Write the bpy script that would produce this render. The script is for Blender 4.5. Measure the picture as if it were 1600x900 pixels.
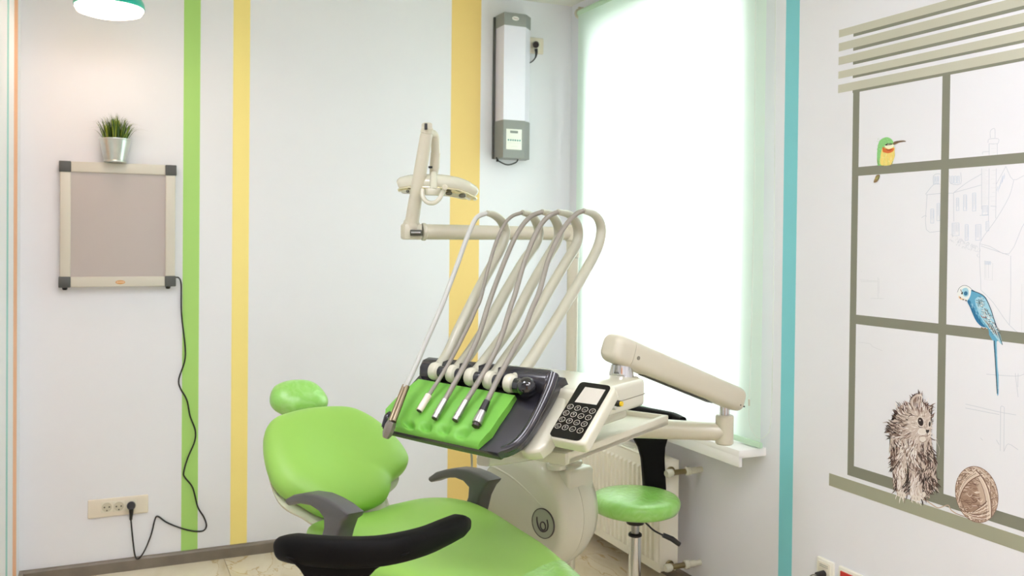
import bpy, bmesh, math, random
from mathutils import Vector, Matrix
for o in list(bpy.data.objects): bpy.data.objects.remove(o)
SC = bpy.context.scene
COL = SC.collection
random.seed(7)

# ------------------------------------------------------------------ camera
FPX, YAW, PITCH, ROLL, CY, EYE = 1417.0, .4235, -.01305, .01046, 390.9, 1.45
cam_d = bpy.data.cameras.new('camera'); cam_o = bpy.data.objects.new('camera', cam_d); COL.objects.link(cam_o)
_f = Vector((math.sin(YAW), math.cos(YAW), 0)); _r = Vector((math.cos(YAW), -math.sin(YAW), 0)); _u = Vector((0, 0, 1))
F3 = math.cos(PITCH)*_f + math.sin(PITCH)*_u
_u2 = -math.sin(PITCH)*_f + math.cos(PITCH)*_u
R3 = math.cos(ROLL)*_r + math.sin(ROLL)*_u2
U3 = -math.sin(ROLL)*_r + math.cos(ROLL)*_u2
C0 = Vector((0, 0, EYE))
mw = Matrix.Identity(4)
for i in range(3):
    mw[i][0] = R3[i]; mw[i][1] = U3[i]; mw[i][2] = -F3[i]; mw[i][3] = C0[i]
cam_o.matrix_world = mw
cam_d.sensor_width = 36; cam_d.lens = FPX*36/1600
cam_d.shift_y = -(450-CY)/1600
cam_d.clip_start = .05; cam_d.clip_end = 100
cam_d.dof.use_dof = True; cam_d.dof.focus_distance = 2.5; cam_d.dof.aperture_fstop = 5.0
SC.camera = cam_o

# ------------------------------------------------------------------ world, daylight, exposure
W = bpy.data.worlds.new('daylight'); SC.world = W; W.use_nodes = True
bg = W.node_tree.nodes['Background']
bg.inputs[0].default_value = (1.0, .975, 1.0, 1); bg.inputs[1].default_value = 5.5
SC.view_settings.view_transform = 'Standard'; SC.view_settings.look = 'None'
SC.view_settings.gamma = 1.0; SC.view_settings.exposure = 0.31; SC.view_settings.use_curve_mapping = False
SC.cycles.use_denoising = True
SC.cycles.max_bounces = 14; SC.cycles.diffuse_bounces = 8; SC.cycles.glossy_bounces = 5
SC.cycles.transparent_max_bounces = 12; SC.cycles.sample_clamp_indirect = 8
LAMP_E = 11.5      # glow of the pendant lamps' opal discs
PANEL_E = 14.0     # glow of the added, unseen ceiling panels
XR, YB, XL, ZC = 2.238, 4.232, -.311, 2.67      # right wall, back wall, left wall, ceiling
WIN = (2.80, 3.99, .685, 2.50)                  # window opening y0 y1 z0 z1
pl = bpy.data.lights.new('window_daylight', 'AREA'); plo = bpy.data.objects.new('window_daylight', pl); COL.objects.link(plo)
pl.shape = 'RECTANGLE'; pl.size = WIN[1]-WIN[0]; pl.size_y = WIN[3]-WIN[2]; pl.energy = 1; pl.cycles.is_portal = True
plo.location = (XR+.26, (WIN[0]+WIN[1])/2, (WIN[2]+WIN[3])/2); plo.rotation_euler = (0, math.radians(90), 0)
plo.rotation_euler = Vector((-1, 0, 0)).to_track_quat('-Z', 'Y').to_euler()
pl.size = WIN[1]-WIN[0]; pl.size_y = WIN[3]-WIN[2]

# ------------------------------------------------------------------ projection of photo points onto planes of the room
def ray(px, py): return (px-800)/FPX*R3 - (py-CY)/FPX*U3 + F3
def dep(px, py, D): return C0 + ray(px, py)*D
def onP(px, py, P, n):
    d = ray(px, py); return C0 + d*((P-C0).dot(n)/d.dot(n))
def onX(px, py, X=XR): return onP(px, py, Vector((X, 0, 0)), Vector((1, 0, 0)))
def onY(px, py, Y=YB): return onP(px, py, Vector((0, Y, 0)), Vector((0, 1, 0)))
def onZ(px, py, Z): return onP(px, py, Vector((0, 0, Z)), Vector((0, 0, 1)))
def depth_of(P): return (P-C0).dot(F3)
def cv(r, d, z=0): return r*_r + d*_f + Vector((0, 0, z))
ZV = Vector((0, 0, 1))

# ------------------------------------------------------------------ materials
def lin(c): return tuple((x/255/12.92 if x/255 <= .04045 else ((x/255+.055)/1.055)**2.4) for x in c)
MATS = {}
def M(name, rgb, rough=.5, metal=0, coat=0, bump=0, bscale=60, var=0, vscale=8, emit=None, trans=0, spec=None, sheen=0, bdist=.002, coatrough=.05, ior=None, alpha=None, sss=0):
    if name in MATS: return MATS[name]
    m = bpy.data.materials.new(name); m.use_nodes = True; nt = m.node_tree; b = nt.nodes['Principled BSDF']
    c = lin(rgb)
    b.inputs['Base Color'].default_value = (*c, 1); b.inputs['Roughness'].default_value = rough; b.inputs['Metallic'].default_value = metal
    b.inputs['Coat Weight'].default_value = coat; b.inputs['Coat Roughness'].default_value = coatrough
    if spec is not None: b.inputs['Specular IOR Level'].default_value = spec
    if trans: b.inputs['Transmission Weight'].default_value = trans
    if ior: b.inputs['IOR'].default_value = ior
    if alpha is not None: b.inputs['Alpha'].default_value = alpha
    tc = nt.nodes.new('ShaderNodeTexCoord')
    if var:
        n = nt.nodes.new('ShaderNodeTexNoise'); n.inputs['Scale'].default_value = vscale; n.inputs['Detail'].default_value = 4
        nt.links.new(tc.outputs['Object'], n.inputs['Vector'])
        r = nt.nodes.new('ShaderNodeMapRange'); r.inputs[1].default_value = .3; r.inputs[2].default_value = .7
        r.inputs[3].default_value = 1-var; r.inputs[4].default_value = 1+var
        nt.links.new(n.outputs['Fac'], r.inputs[0])
        v = nt.nodes.new('ShaderNodeVectorMath'); v.operation = 'SCALE'; v.inputs[0].default_value = c
        nt.links.new(r.outputs[0], v.inputs['Scale']); nt.links.new(v.outputs[0], b.inputs['Base Color'])
    if bump:
        n2 = nt.nodes.new('ShaderNodeTexNoise'); n2.inputs['Scale'].default_value = bscale; n2.inputs['Detail'].default_value = 3
        nt.links.new(tc.outputs['Object'], n2.inputs['Vector'])
        bp = nt.nodes.new('ShaderNodeBump'); bp.inputs['Strength'].default_value = bump; bp.inputs['Distance'].default_value = bdist
        nt.links.new(n2.outputs['Fac'], bp.inputs['Height']); nt.links.new(bp.outputs[0], b.inputs['Normal'])
    if emit:
        b.inputs['Emission Color'].default_value = (*lin(emit[0]), 1); b.inputs['Emission Strength'].default_value = emit[1]
    MATS[name] = m; return m

wall_m = M('wall_paint', (230, 231, 236), .55, bump=.12, bscale=350, bdist=.0006, var=.01, vscale=3)
ceil_m = M('ceiling_paint', (232, 232, 222), .7)
white_pl = M('white_plastic', (208, 206, 187), .22, coat=.4, var=.008)
cream_pl = M('cream_plastic', (203, 198, 178), .3, coat=.2)
white_met = M('white_lacquered_metal', (226, 224, 206), .3, coat=.3)
rad_m = M('radiator_enamel', (236, 232, 216), .35, coat=.2)
dark_pl = M('dark_grey_plastic', (84, 83, 84), .42, bump=.1, bscale=500, bdist=.0003)
black_pl = M('black_plastic', (24, 23, 24), .35)
black_pu = M('black_polyurethane', (13, 12, 11), .6, spec=.12, bump=.12, bscale=420, bdist=.0004)
green_v = M('green_vinyl', (150, 200, 88), .42, bump=.05, bscale=300, bdist=.0003, var=.02, vscale=4)
green_s = M('green_silicone', (112, 180, 66), .5, bump=.05, bscale=200)
chrome = M('chrome', (215, 215, 215), .12, metal=1)
steel = M('brushed_steel', (176, 176, 174), .34, metal=1)
zinc = M('galvanised_zinc', (205, 210, 206), .3, metal=1, var=.06, vscale=30)
brass = M('nickelled_brass', (150, 138, 105), .3, metal=1)
grey_tr = M('smoked_plastic', (44, 43, 49), .2, coat=.3, coatrough=.12, spec=.5)
whip_m = M('pearl_grey_tube', (182, 181, 162), .35, coat=.2)
hose_g = M('grey_silicone_hose', (140, 135, 124), .4)
hose_l = M('light_grey_silicone_hose', (182, 184, 178), .4)
def film_material():
    m = M('green_vinyl_under_film', (150, 212, 100), .3, coat=1, coatrough=.12)
    nt = m.node_tree; b = nt.nodes['Principled BSDF']; tc = nt.nodes.new('ShaderNodeTexCoord')
    n = nt.nodes.new('ShaderNodeTexNoise'); n.inputs['Scale'].default_value = 22; n.inputs['Detail'].default_value = 6; n.inputs['Distortion'].default_value = 1.6
    nt.links.new(tc.outputs['Object'], n.inputs['Vector'])
    bp = nt.nodes.new('ShaderNodeBump'); bp.inputs['Strength'].default_value = .7; bp.inputs['Distance'].default_value = .008
    nt.links.new(n.outputs['Fac'], bp.inputs['Height']); nt.links.new(bp.outputs[0], b.inputs['Coat Normal'])
    r = nt.nodes.new('ShaderNodeMapRange'); r.inputs[1].default_value = .4; r.inputs[2].default_value = .75
    nt.links.new(n.outputs['Fac'], r.inputs[0])
    mx = nt.nodes.new('ShaderNodeMix'); mx.data_type = 'RGBA'; mx.inputs[6].default_value = (*lin((144, 208, 92)), 1); mx.inputs[7].default_value = (*lin((162, 218, 122)), 1)
    nt.links.new(r.outputs[0], mx.inputs[0]); nt.links.new(mx.outputs[2], b.inputs['Base Color'])
    return m
film_m = film_material(); MATS['green_vinyl_under_film'].node_tree.nodes['Principled BSDF'].inputs['Coat Weight'].default_value = .7
def floor_material():
    m = M('marble_tile', (214, 200, 172), .25, coat=.2)
    nt = m.node_tree; b = nt.nodes['Principled BSDF']
    geo = nt.nodes.new('ShaderNodeNewGeometry'); oi = nt.nodes.new('ShaderNodeObjectInfo')
    vm = nt.nodes.new('ShaderNodeVectorMath'); vm.operation = 'MULTIPLY_ADD'; vm.inputs[1].default_value = (1.0, .38, 1)
    cb = nt.nodes.new('ShaderNodeCombineXYZ'); mm = nt.nodes.new('ShaderNodeMath'); mm.operation = 'MULTIPLY'; mm.inputs[1].default_value = 37
    nt.links.new(oi.outputs['Random'], mm.inputs[0]); nt.links.new(mm.outputs[0], cb.inputs[0]); nt.links.new(mm.outputs[0], cb.inputs[1])
    nt.links.new(geo.outputs['Position'], vm.inputs[0]); nt.links.new(cb.outputs[0], vm.inputs[2])
    n = nt.nodes.new('ShaderNodeTexNoise'); n.inputs['Scale'].default_value = 3.2; n.inputs['Detail'].default_value = 8; n.inputs['Distortion'].default_value = 1.2
    nt.links.new(vm.outputs[0], n.inputs['Vector'])
    ra = nt.nodes.new('ShaderNodeValToRGB'); e = ra.color_ramp.elements
    e[0].position = .35; e[0].color = (*lin((206, 190, 158)), 1); e[1].position = .62; e[1].color = (*lin((232, 222, 200)), 1)
    for p, c in ((.49, (222, 210, 184)), (.5, (196, 170, 126)), (.508, (224, 212, 186))):
        k = e.new(p); k.color = (*lin(c), 1)
    nt.links.new(n.outputs['Fac'], ra.inputs[0]); nt.links.new(ra.outputs[0], b.inputs['Base Color'])
    return m
floor_m = floor_material()
grout_m = M('grout', (160, 148, 125), .8)
base_m = M('grey_wood_skirting', (122, 112, 100), .4, var=.12, vscale=12)

# ------------------------------------------------------------------ mesh helpers
def merge(bm, tmp):
    me = bpy.data.meshes.new('t'); tmp.to_mesh(me); tmp.free(); bm.from_mesh(me); bpy.data.meshes.remove(me)
def box(bm, a, b, bev=0, seg=2, mat=None):
    """box between corners a and b in the frame mat"""
    t = bmesh.new(); a = Vector(a); b = Vector(b); bmesh.ops.create_cube(t, size=1)
    c = (a+b)/2; s = b-a
    for v in t.verts: v.co = Vector((v.co.x*s.x+c.x, v.co.y*s.y+c.y, v.co.z*s.z+c.z))
    if bev: bmesh.ops.bevel(t, geom=t.edges[:], offset=min(bev, min(abs(x) for x in s)*.49), segments=seg, affect='EDGES', profile=.5)
    if mat: bmesh.ops.transform(t, matrix=mat, verts=t.verts)
    bmesh.ops.recalc_face_normals(t, faces=t.faces)
    merge(bm, t); return bm
def frame_of(ax):
    ax = ax.normalized(); h = ZV if abs(ax.z) < .9 else Vector((1, 0, 0))
    x = ax.cross(h).normalized(); return x, ax.cross(x).normalized()
def lathe(bm, prof, org, ax, seg=40):
    """prof: list of (radius, height along ax)"""
    x, y = frame_of(ax); ax = ax.normalized(); rings = []
    for r, h in prof:
        if r < 1e-6: rings.append([bm.verts.new(org+ax*h)])
        else: rings.append([bm.verts.new(org+ax*h+(x*math.cos(t)+y*math.sin(t))*r) for t in [2*math.pi*k/seg for k in range(seg)]])
    fs = []
    for A, B in zip(rings, rings[1:]):
        for k in range(seg):
            q = [A[k % len(A)], A[(k+1) % len(A)], B[(k+1) % len(B)], B[k % len(B)]]
            u = []
            [u.append(z) for z in q if z not in u]
            if len(u) > 2: fs.append(bm.faces.new(u))
    for R in (rings[0], rings[-1]):
        if len(R) > 2: fs.append(bm.faces.new(R))
    bmesh.ops.recalc_face_normals(bm, faces=fs)
    return bm
def cyl(bm, p0, p1, r, r1=None, seg=28, bev=0):
    r1 = r if r1 is None else r1; L = (p1-p0).length; b = bev
    prof = [(0, 0), (r-b, 0), (r, b), (r1, L-b), (r1-b, L), (0, L)] if b else [(0, 0), (r, 0), (r1, L), (0, L)]
    return lathe(bm, prof, p0, p1-p0, seg)
def catmull(P, n=6):
    out = []
    for i in range(len(P)-1):
        a = P[i-1] if i else P[0]*2-P[1]; b = P[i]; c = P[i+1]; d = P[i+2] if i+2 < len(P) else P[-1]*2-P[-2]
        for k in range(n):
            t = k/n
            out.append(.5*((2*b)+(c-a)*t+(2*a-5*b+4*c-d)*t*t+(3*b-a-3*c+d)*t**3))
    out.append(P[-1].copy()); return out
def tube(bm, P, r, seg=12, n=5, prof=None, up=None, smooth=True):
    """swept tube; r scalar or list per point; prof: list of (x,y) section scaled by r; up fixes the section's y axis"""
    R = r if isinstance(r, (list, tuple)) else [r]*len(P)
    if smooth:
        Q = catmull(P, n); RR = []
        for i in range(len(P)-1):
            for k in range(n): RR.append(R[i]+(R[i+1]-R[i])*k/n)
        RR.append(R[-1])
    else: Q = P; RR = R
    if prof is None: prof = [(math.cos(2*math.pi*k/seg), math.sin(2*math.pi*k/seg)) for k in range(seg)]
    rings = []; x = None
    for i, p in enumerate(Q):
        t = (Q[min(i+1, len(Q)-1)]-Q[max(i-1, 0)]).normalized()
        if up is not None: x = t.cross(up).normalized()
        elif x is None: x = frame_of(t)[0]
        else: x = (x-t*x.dot(t)).normalized()
        y = x.cross(t).normalized()
        rings.append([bm.verts.new(p+(x*a+y*b)*RR[i]) for a, b in prof])
    fs = []
    for A, B in zip(rings, rings[1:]):
        for k in range(len(prof)): fs.append(bm.faces.new([A[k], A[(k+1) % len(prof)], B[(k+1) % len(prof)], B[k]]))
    fs.append(bm.faces.new(rings[0])); fs.append(bm.faces.new(rings[-1]))
    bmesh.ops.recalc_face_normals(bm, faces=fs); return bm
def prism(bm, pts, d, bev=0, seg=2):
    """outline pts (3D, planar) extruded by vector d"""
    t = bmesh.new(); A = [t.verts.new(p) for p in pts]; B = [t.verts.new(p+d) for p in pts]
    t.faces.new(A); t.faces.new(B)
    for k in range(len(pts)): t.faces.new([A[k], A[(k+1) % len(A)], B[(k+1) % len(A)], B[k]])
    bmesh.ops.recalc_face_normals(t, faces=t.faces)
    if bev:
        es = [e for e in t.edges if (e.verts[0] in A) == (e.verts[1] in A)]
        bmesh.ops.bevel(t, geom=es, offset=bev, segments=seg, affect='EDGES', profile=.5, clamp_overlap=True)
    merge(bm, t); return bm
def rrect(w, h, r, n=5, cx=0, cy=0):
    out = []
    for sx, sy, a0 in ((1, 1, 0), (-1, 1, 90), (-1, -1, 180), (1, -1, 270)):
        for k in range(n+1):
            a = math.radians(a0+90*k/n); out.append((cx+sx*(w/2-r)+r*math.cos(a), cy+sy*(h/2-r)+r*math.sin(a)))
    return out
def cushion(bm, out2, org, ax, ay, an, T, Tb=.03, k=3.0, rings=14, disp=None, n=4):
    """padded cushion on the closed 2D outline out2 in plane (ax, ay); an points to the padded side"""
    P = [Vector((p[0], p[1], 0)) for p in out2]; N = len(P); Q = []
    for i in range(N):
        a, b, c, d = P[i-1], P[i], P[(i+1) % N], P[(i+2) % N]
        for j in range(n):
            t = j/n; Q.append(.5*((2*b)+(c-a)*t+(2*a-5*b+4*c-d)*t*t+(3*b-a-3*c+d)*t**3))
    cen = sum(Q, Vector())/len(Q)
    def put(s, h):
        R = []
        for q in Q:
            w = cen+(q-cen)*s
            z = h+(disp(w.x, w.y)*(max(0, min(1, h/T)) if T else 0) if disp else 0)
            R.append(bm.verts.new(org+ax*w.x+ay*w.y+an*z))
        return R
    L = []
    m = rings
    for i in range(4): # underside roll
        a = math.pi/2*i/4; L.append(put(1-.07*(1-math.sin(a)), -Tb*math.cos(a)))
    for i in range(m):
        s = math.cos(math.pi/2*i/m*.97); s = 1-(1-s)*1.0
        h = T*(max(0, 1-s**k))**(1/2.2); L.append(put(s, h))
    fs = []
    for A, B in zip(L, L[1:]):
        for i in range(len(Q)): fs.append(bm.faces.new([A[i], A[(i+1) % len(Q)], B[(i+1) % len(Q)], B[i]]))
    fs.append(bm.faces.new(L[0])); c = bm.verts.new(sum((v.co for v in L[-1]), Vector())/len(Q))
    for i in range(len(Q)): fs.append(bm.faces.new([L[-1][i], L[-1][(i+1) % len(Q)], c]))
    bmesh.ops.recalc_face_normals(bm, faces=fs); return bm

LOC = {}
def thing(name, label, cat, loc=(0, 0, 0), group=None, kind=None):
    o = bpy.data.objects.new(name, None); COL.objects.link(o); o.location = loc; o.empty_display_size = .05
    if label: o['label'] = label
    if cat: o['category'] = cat
    if group: o['group'] = group
    if kind: o['kind'] = kind
    LOC[o.name] = Vector(loc); return o
def obj(name, bm, m, parent=None, label=None, cat=None, group=None, kind=None, sharp=35, smooth=True, loc=None):
    me = bpy.data.meshes.new(name)
    if parent is not None: L = LOC[parent.name]
    elif loc is not None: L = Vector(loc)
    else:
        xs = [v.co for v in bm.verts]
        L = Vector(((min(v.x for v in xs)+max(v.x for v in xs))/2, (min(v.y for v in xs)+max(v.y for v in xs))/2, min(v.z for v in xs)))
    for v in bm.verts: v.co -= L
    bm.to_mesh(me); bm.free()
    if smooth:
        me.polygons.foreach_set('use_smooth', [True]*len(me.polygons)); me.set_sharp_from_angle(angle=math.radians(sharp))
    for mm in (m if isinstance(m, (list, tuple)) else [m]): me.materials.append(mm)
    o = bpy.data.objects.new(name, me); COL.objects.link(o)
    if parent is not None: o.parent = parent; LOC[o.name] = L
    else: o.location = L; LOC[o.name] = L
    if label: o['label'] = label
    if cat: o['category'] = cat
    if group: o['group'] = group
    if kind: o['kind'] = kind
    return o
B = bmesh.new
def bx(a, b, bev=0, seg=2, mat=None): return box(B(), a, b, bev, seg, mat)

# ------------------------------------------------------------------ the room
XF, YF, YJ = -1.9, -1.3, 2.2       # wide front part of the room behind the camera
wb = obj('wall_back', bx((XL-.1, YB, 0), (XR+.25, YB+.12, ZC)), wall_m, kind='structure', smooth=False)
wl = obj('wall_left', bx((XL-.1, YJ+.1, 0), (XL, YB, ZC)), wall_m, kind='structure', smooth=False)
obj('wall_left_return', bx((XF-.1, YJ, 0), (XL, YJ+.1, ZC)), wall_m, kind='structure', smooth=False)
obj('wall_left_front', bx((XF-.1, YF, 0), (XF, YJ, ZC)), wall_m, kind='structure', smooth=False)
obj('wall_front', bx((XF-.1, YF-.1, 0), (XR+.25, YF, ZC)), wall_m, kind='structure', smooth=False)
b = B(); y0, y1, z0, z1 = WIN
box(b, (XR, YF, 0), (XR+.25, y0, ZC)); box(b, (XR, y1, 0), (XR+.25, YB, ZC))
box(b, (XR, y0, 0), (XR+.25, y1, z0)); box(b, (XR, y0, z1), (XR+.25, y1, ZC))
wr = obj('wall_right', b, wall_m, kind='structure', smooth=False)
obj('ceiling', bx((XF-.1, YF-.1, ZC), (XR+.25, YB+.12, ZC+.1)), ceil_m, kind='structure', smooth=False)
# unseen peach door, added behind the camera for a warm reflection
peach = M('added_door_peach', (232, 170, 120), .5)
d1 = obj('added_door', bx((-.95, YF, 0), (.05, YF+.04, 2.1), .005), peach, kind='structure')
d1b = B(); tube(d1b, [Vector((-.05, YF+.03, 1.0)), Vector((-.05, YF+.09, 1.0)), Vector((-.17, YF+.09, 1.0))], .009, smooth=False)
obj('added_door_handle', d1b, steel, d1)

# floor: grout bed with marble tiles picked apart
fl = obj('floor', bx((XF-.1, YF-.1, -.1), (XR+.25, YB+.12, -.002)), grout_m, kind='structure', smooth=False)
TS = .6
tile_me = None
nx = math.ceil((XR-XF)/TS); ny = math.ceil((YB-YF)/TS)
for ix in range(nx):
    for iy in range(ny):
        xa = XF+ix*TS; ya = YB-(iy+1)*TS
        xb = min(xa+TS, XR); yc = max(ya, YF)
        if xb < XL and ya > YJ: continue
        full = abs(xb-xa-TS) < 1e-6 and abs(yc-ya) < 1e-6 and not (xa < XL < xb and ya+TS > YJ)
        xs = max(xa, XL) if (ya > YJ-.01 and xa < XL) else xa
        if full and tile_me:
            o = bpy.data.objects.new('tile', tile_me); COL.objects.link(o); o.parent = fl
            o.location = Vector((xa+TS/2, ya+TS/2, 0))-LOC[fl.name]; continue
        w, h = xb-xs, ya+TS-yc
        t = bx((-w/2+.001, -h/2+.001, -.012), (w/2-.001, h/2-.001, 0), .0012, 1)
        me = bpy.data.meshes.new('tile'); t.to_mesh(me); t.free(); me.materials.append(floor_m)
        if full: tile_me = me
        o = bpy.data.objects.new('tile', me); COL.objects.link(o); o.parent = fl
        o.location = Vector(((xs+xb)/2, (yc+ya+TS)/2, 0))-LOC[fl.name]
def skirting(name, x0, y0_, x1, y1_, nrm):
    a = Vector((x0, y0_, 0)); c = Vector((x1, y1_, 0)); n = Vector(nrm)
    pr = [(0, 0), (.015, 0), (.015, .012), (.016, .044), (.012, .051), (.004, .054), (0, .054)]
    b = prism(B(), [a+n*p+ZV*q for p, q in pr], c-a)
    return obj(name, b, base_m, kind='structure', sharp=25)
skirting('baseboard_back', XL, YB, XR, YB, (0, -1, 0))
skirting('baseboard_left', XL, YB, XL, YJ, (1, 0, 0))
skirting('baseboard_right', XR, YB, XR, YF, (-1, 0, 0))
skirting('baseboard_front', XR, YF, XF, YF, (0, 1, 0))

# painted stripes: coats of paint a hair thick on their walls
def stripe(parent, a, b, rgb, label):
    obj('painted_stripe', bx(a, b), M('paint_'+'_'.join(map(str, rgb)), rgb, .5), parent, label=label, smooth=False)
def bstripe(xa, xb, rgb, label):
    stripe(wb, (onY(xa, 400).x, YB-.0004, .05), (onY(xb, 400).x, YB+.002, ZC), rgb, label)
bstripe(285.5, 311.3, (168, 214, 114), 'green stripe')
bstripe(362.5, 388.5, (248, 228, 140), 'narrow lemon yellow stripe')
bstripe(702.3, 748.2, (236, 205, 126), 'wide ochre yellow stripe')
def lstripe(xa, xb, rgb, label):
    stripe(wl, (XL-.002, onX(xa, 450, XL).y, .05), (XL+.0004, onX(xb, 450, XL).y, ZC), rgb, label)
lstripe(21, 26.5, (236, 176, 128), 'orange stripe')
lstripe(10, 12.7, (140, 200, 196), 'thin teal stripe')
stripe(wr, (XR-.0004, onX(1244, 400).y, .05), (XR+.002, onX(1223, 400).y, ZC), (126, 205, 212), 'teal stripe')

# window: frame, mullion, panes
win = thing('window_1', None, None, (XR+.12, (y0+y1)/2, z0), kind='structure')
pvc = M('white_window_pvc', (235, 238, 236), .3)
b = B(); fx0, fx1 = XR+.12, XR+.18
box(b, (fx0, y0, z0), (fx1, y0+.07, z1), .004); box(b, (fx0, y1-.07, z0), (fx1, y1, z1), .004)
box(b, (fx0, y0, z0), (fx1, y1, z0+.07), .004); box(b, (fx0, y0, z1-.07), (fx1, y1, z1), .004)
obj('window_frame', b, pvc, win)
ym = onX(1022, 300, XR+.15).y
obj('mullion', bx((fx0, ym-.045, z0+.07), (fx1, ym+.045, z1-.07), .004), pvc, win)
gm = bpy.data.materials.new('window_glass'); gm.use_nodes = True; nt = gm.node_tree; nt.nodes.clear()
o_ = nt.nodes.new('ShaderNodeOutputMaterial'); tr = nt.nodes.new('ShaderNodeBsdfTransparent'); gl = nt.nodes.new('ShaderNodeBsdfGlossy'); mx = nt.nodes.new('ShaderNodeMixShader')
tr.inputs[0].default_value = (.95, .98, .97, 1); gl.inputs['Roughness'].default_value = .02; mx.inputs[0].default_value = .06
nt.links.new(tr.outputs[0], mx.inputs[1]); nt.links.new(gl.outputs[0], mx.inputs[2]); nt.links.new(mx.outputs[0], o_.inputs[0])
for ya, yc in ((y0+.07, ym-.045), (ym+.045, y1-.07)):
    obj('pane', bx((XR+.148, ya, z0+.07), (XR+.152, yc, z1-.07)), gm, win, smooth=False)
# window sill with a folded front lip
b = B(); box(b, (2.115, 2.66, z0-.03), (XR+.12, YB-.02, z0), .003); box(b, (2.115, 2.66, z0-.062), (2.13, YB-.02, z0-.02), .003)
obj('window_sill', b, M('sill_white', (240, 238, 236), .3), win)

# roller blind
fab = bpy.data.materials.new('mint_blind_fabric'); fab.use_nodes = True; nt = fab.node_tree; nt.nodes.clear()
o_ = nt.nodes.new('ShaderNodeOutputMaterial'); df = nt.nodes.new('ShaderNodeBsdfDiffuse'); ts = nt.nodes.new('ShaderNodeBsdfTranslucent'); mx = nt.nodes.new('ShaderNodeMixShader')
df.inputs[0].default_value = (*lin((222, 240, 226)), 1); ts.inputs[0].default_value = (*lin((240, 250, 244)), 1); mx.inputs[0].default_value = .5
wv = nt.nodes.new('ShaderNodeTexNoise'); wv.inputs['Scale'].default_value = 900; tcn = nt.nodes.new('ShaderNodeTexCoord'); bpn = nt.nodes.new('ShaderNodeBump'); bpn.inputs['Strength'].default_value = .15; bpn.inputs['Distance'].default_value = .0004
nt.links.new(tcn.outputs['Object'], wv.inputs['Vector']); nt.links.new(wv.outputs['Fac'], bpn.inputs['Height']); nt.links.new(bpn.outputs[0], df.inputs['Normal'])
nt.links.new(df.outputs[0], mx.inputs[1]); nt.links.new(ts.outputs[0], mx.inputs[2]); nt.links.new(mx.outputs[0], o_.inputs[0])
mint = M('mint_aluminium', (190, 220, 192), .4)
BXp, BY0, BY1 = 2.2, 2.64, 4.095
bl = thing('roller_blind', 'pale mint green roller blind pulled down over the bright window', 'roller blind', (BXp, (BY0+BY1)/2, .69))
b = B(); N = 24
va = [[b.verts.new((BXp+.001*math.sin(k*.8)*(1-j/6), BY0+.006+(BY1-BY0-.012)*k/N, .70+(2.60-.70)*j/6)) for j in range(7)] for k in range(N+1)]
for k in range(N):
    for j in range(6): b.faces.new([va[k][j], va[k+1][j], va[k+1][j+1], va[k][j+1]])
obj('fabric', b, fab, bl)
b = cyl(B(), Vector((2.212, BY0, 2.60)), Vector((2.212, BY1, 2.60)), .018, bev=.002); obj('roller', b, mint, bl)
for yy, dy in ((BY1, .012), (BY0, -.012)):
    b = cyl(B(), Vector((2.210, yy, 2.60)), Vector((2.210, yy+dy, 2.60)), .026, bev=.004)
    box(b, (2.205, min(yy, yy+dy), 2.585), (XR, max(yy, yy+dy), 2.635), .002)
    obj('roller_bracket', b, cream_pl, bl)
b = bx((BXp-.008, BY0, .689), (BXp+.008, BY1, .711), .005); obj('bottom_rail', b, mint, bl)
# pull cord of beads at the near end
cp = [dep(1178, -40, 2.86), dep(1177, 300, 2.86), dep(1174, 520, 2.86), dep(1171, 640, 2.86), dep(1173, 668, 2.86), dep(1184, 684, 2.84), dep(1196, 681, 2.82), dep(1204, 660, 2.8), dep(1207, 560, 2.78), dep(1210, 300, 2.78), dep(1212, -40, 2.78)]
cp = [Vector((min(p.x, XR-.004), p.y, p.z)) for p in cp]
cp = [onX(1181, -60, 2.186), onX(1178, 300, 2.186), onX(1173, 560, 2.186), onX(1170, 640, 2.186), onX(1173, 668, 2.186), onX(1184, 684, 2.19), onX(1196, 681, 2.2), onX(1204, 660, 2.215), onX(1207, 560, 2.226), onX(1210, 300, 2.226), onX(1212, -60, 2.226)]
obj('pull_cord', tube(B(), cp, .0011, seg=6), M('clear_cord', (220, 226, 216), .4), bl)
obj('cord_joiner', cyl(B(), onX(1170.5, 624, 2.186), onX(1170.5, 634, 2.186), .0032, seg=10), cream_pl, bl)

# ------------------------------------------------------------------ radiator under the window
ra = thing('radiator', 'white ribbed panel radiator with white valves under the window sill', 'radiator', (2.1, 3.5, .1))
rx0, rx1, ry0, ry1, rz0, rz1 = 2.052, 2.145, 3.082, 4.00, .10, .552
b = bx((rx0+.006, ry0, rz0), (rx0+.016, ry1, rz1-.006), .003)
npr = 26; st = (ry1-ry0)/npr
for side in (0,):
    for k in range(npr):
        yc = ry0+st*(k+.5)
        pts = [Vector((rx0+.008, yc-st*.34, 0)), Vector((rx0-.004, yc-st*.2, 0)), Vector((rx0-.004, yc+st*.2, 0)), Vector((rx0+.008, yc+st*.34, 0))]
        t = B(); lo = [t.verts.new(Vector((p.x, p.y, rz0+.045+(0 if i in (1, 2) else -.012)))) for i, p in enumerate(pts)]
        hi = [t.verts.new(Vector((p.x, p.y, rz1-.055+(0 if i in (1, 2) else .012)))) for i, p in enumerate(pts)]
        for i in range(3): t.faces.new([lo[i], lo[i+1], hi[i+1], hi[i]])
        t.faces.new(lo); t.faces.new(hi); bmesh.ops.recalc_face_normals(t, faces=t.faces); merge(b, t)
obj('front_panel', b, rad_m, ra)
obj('rear_panel', bx((rx1-.014, ry0, rz0), (rx1-.004, ry1, rz1-.006), .003), rad_m, ra)
obj('side_cover', bx((rx0+.004, ry0-.004, rz0+.006), (rx1, ry0+.002, rz1), .002), rad_m, ra)
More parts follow.
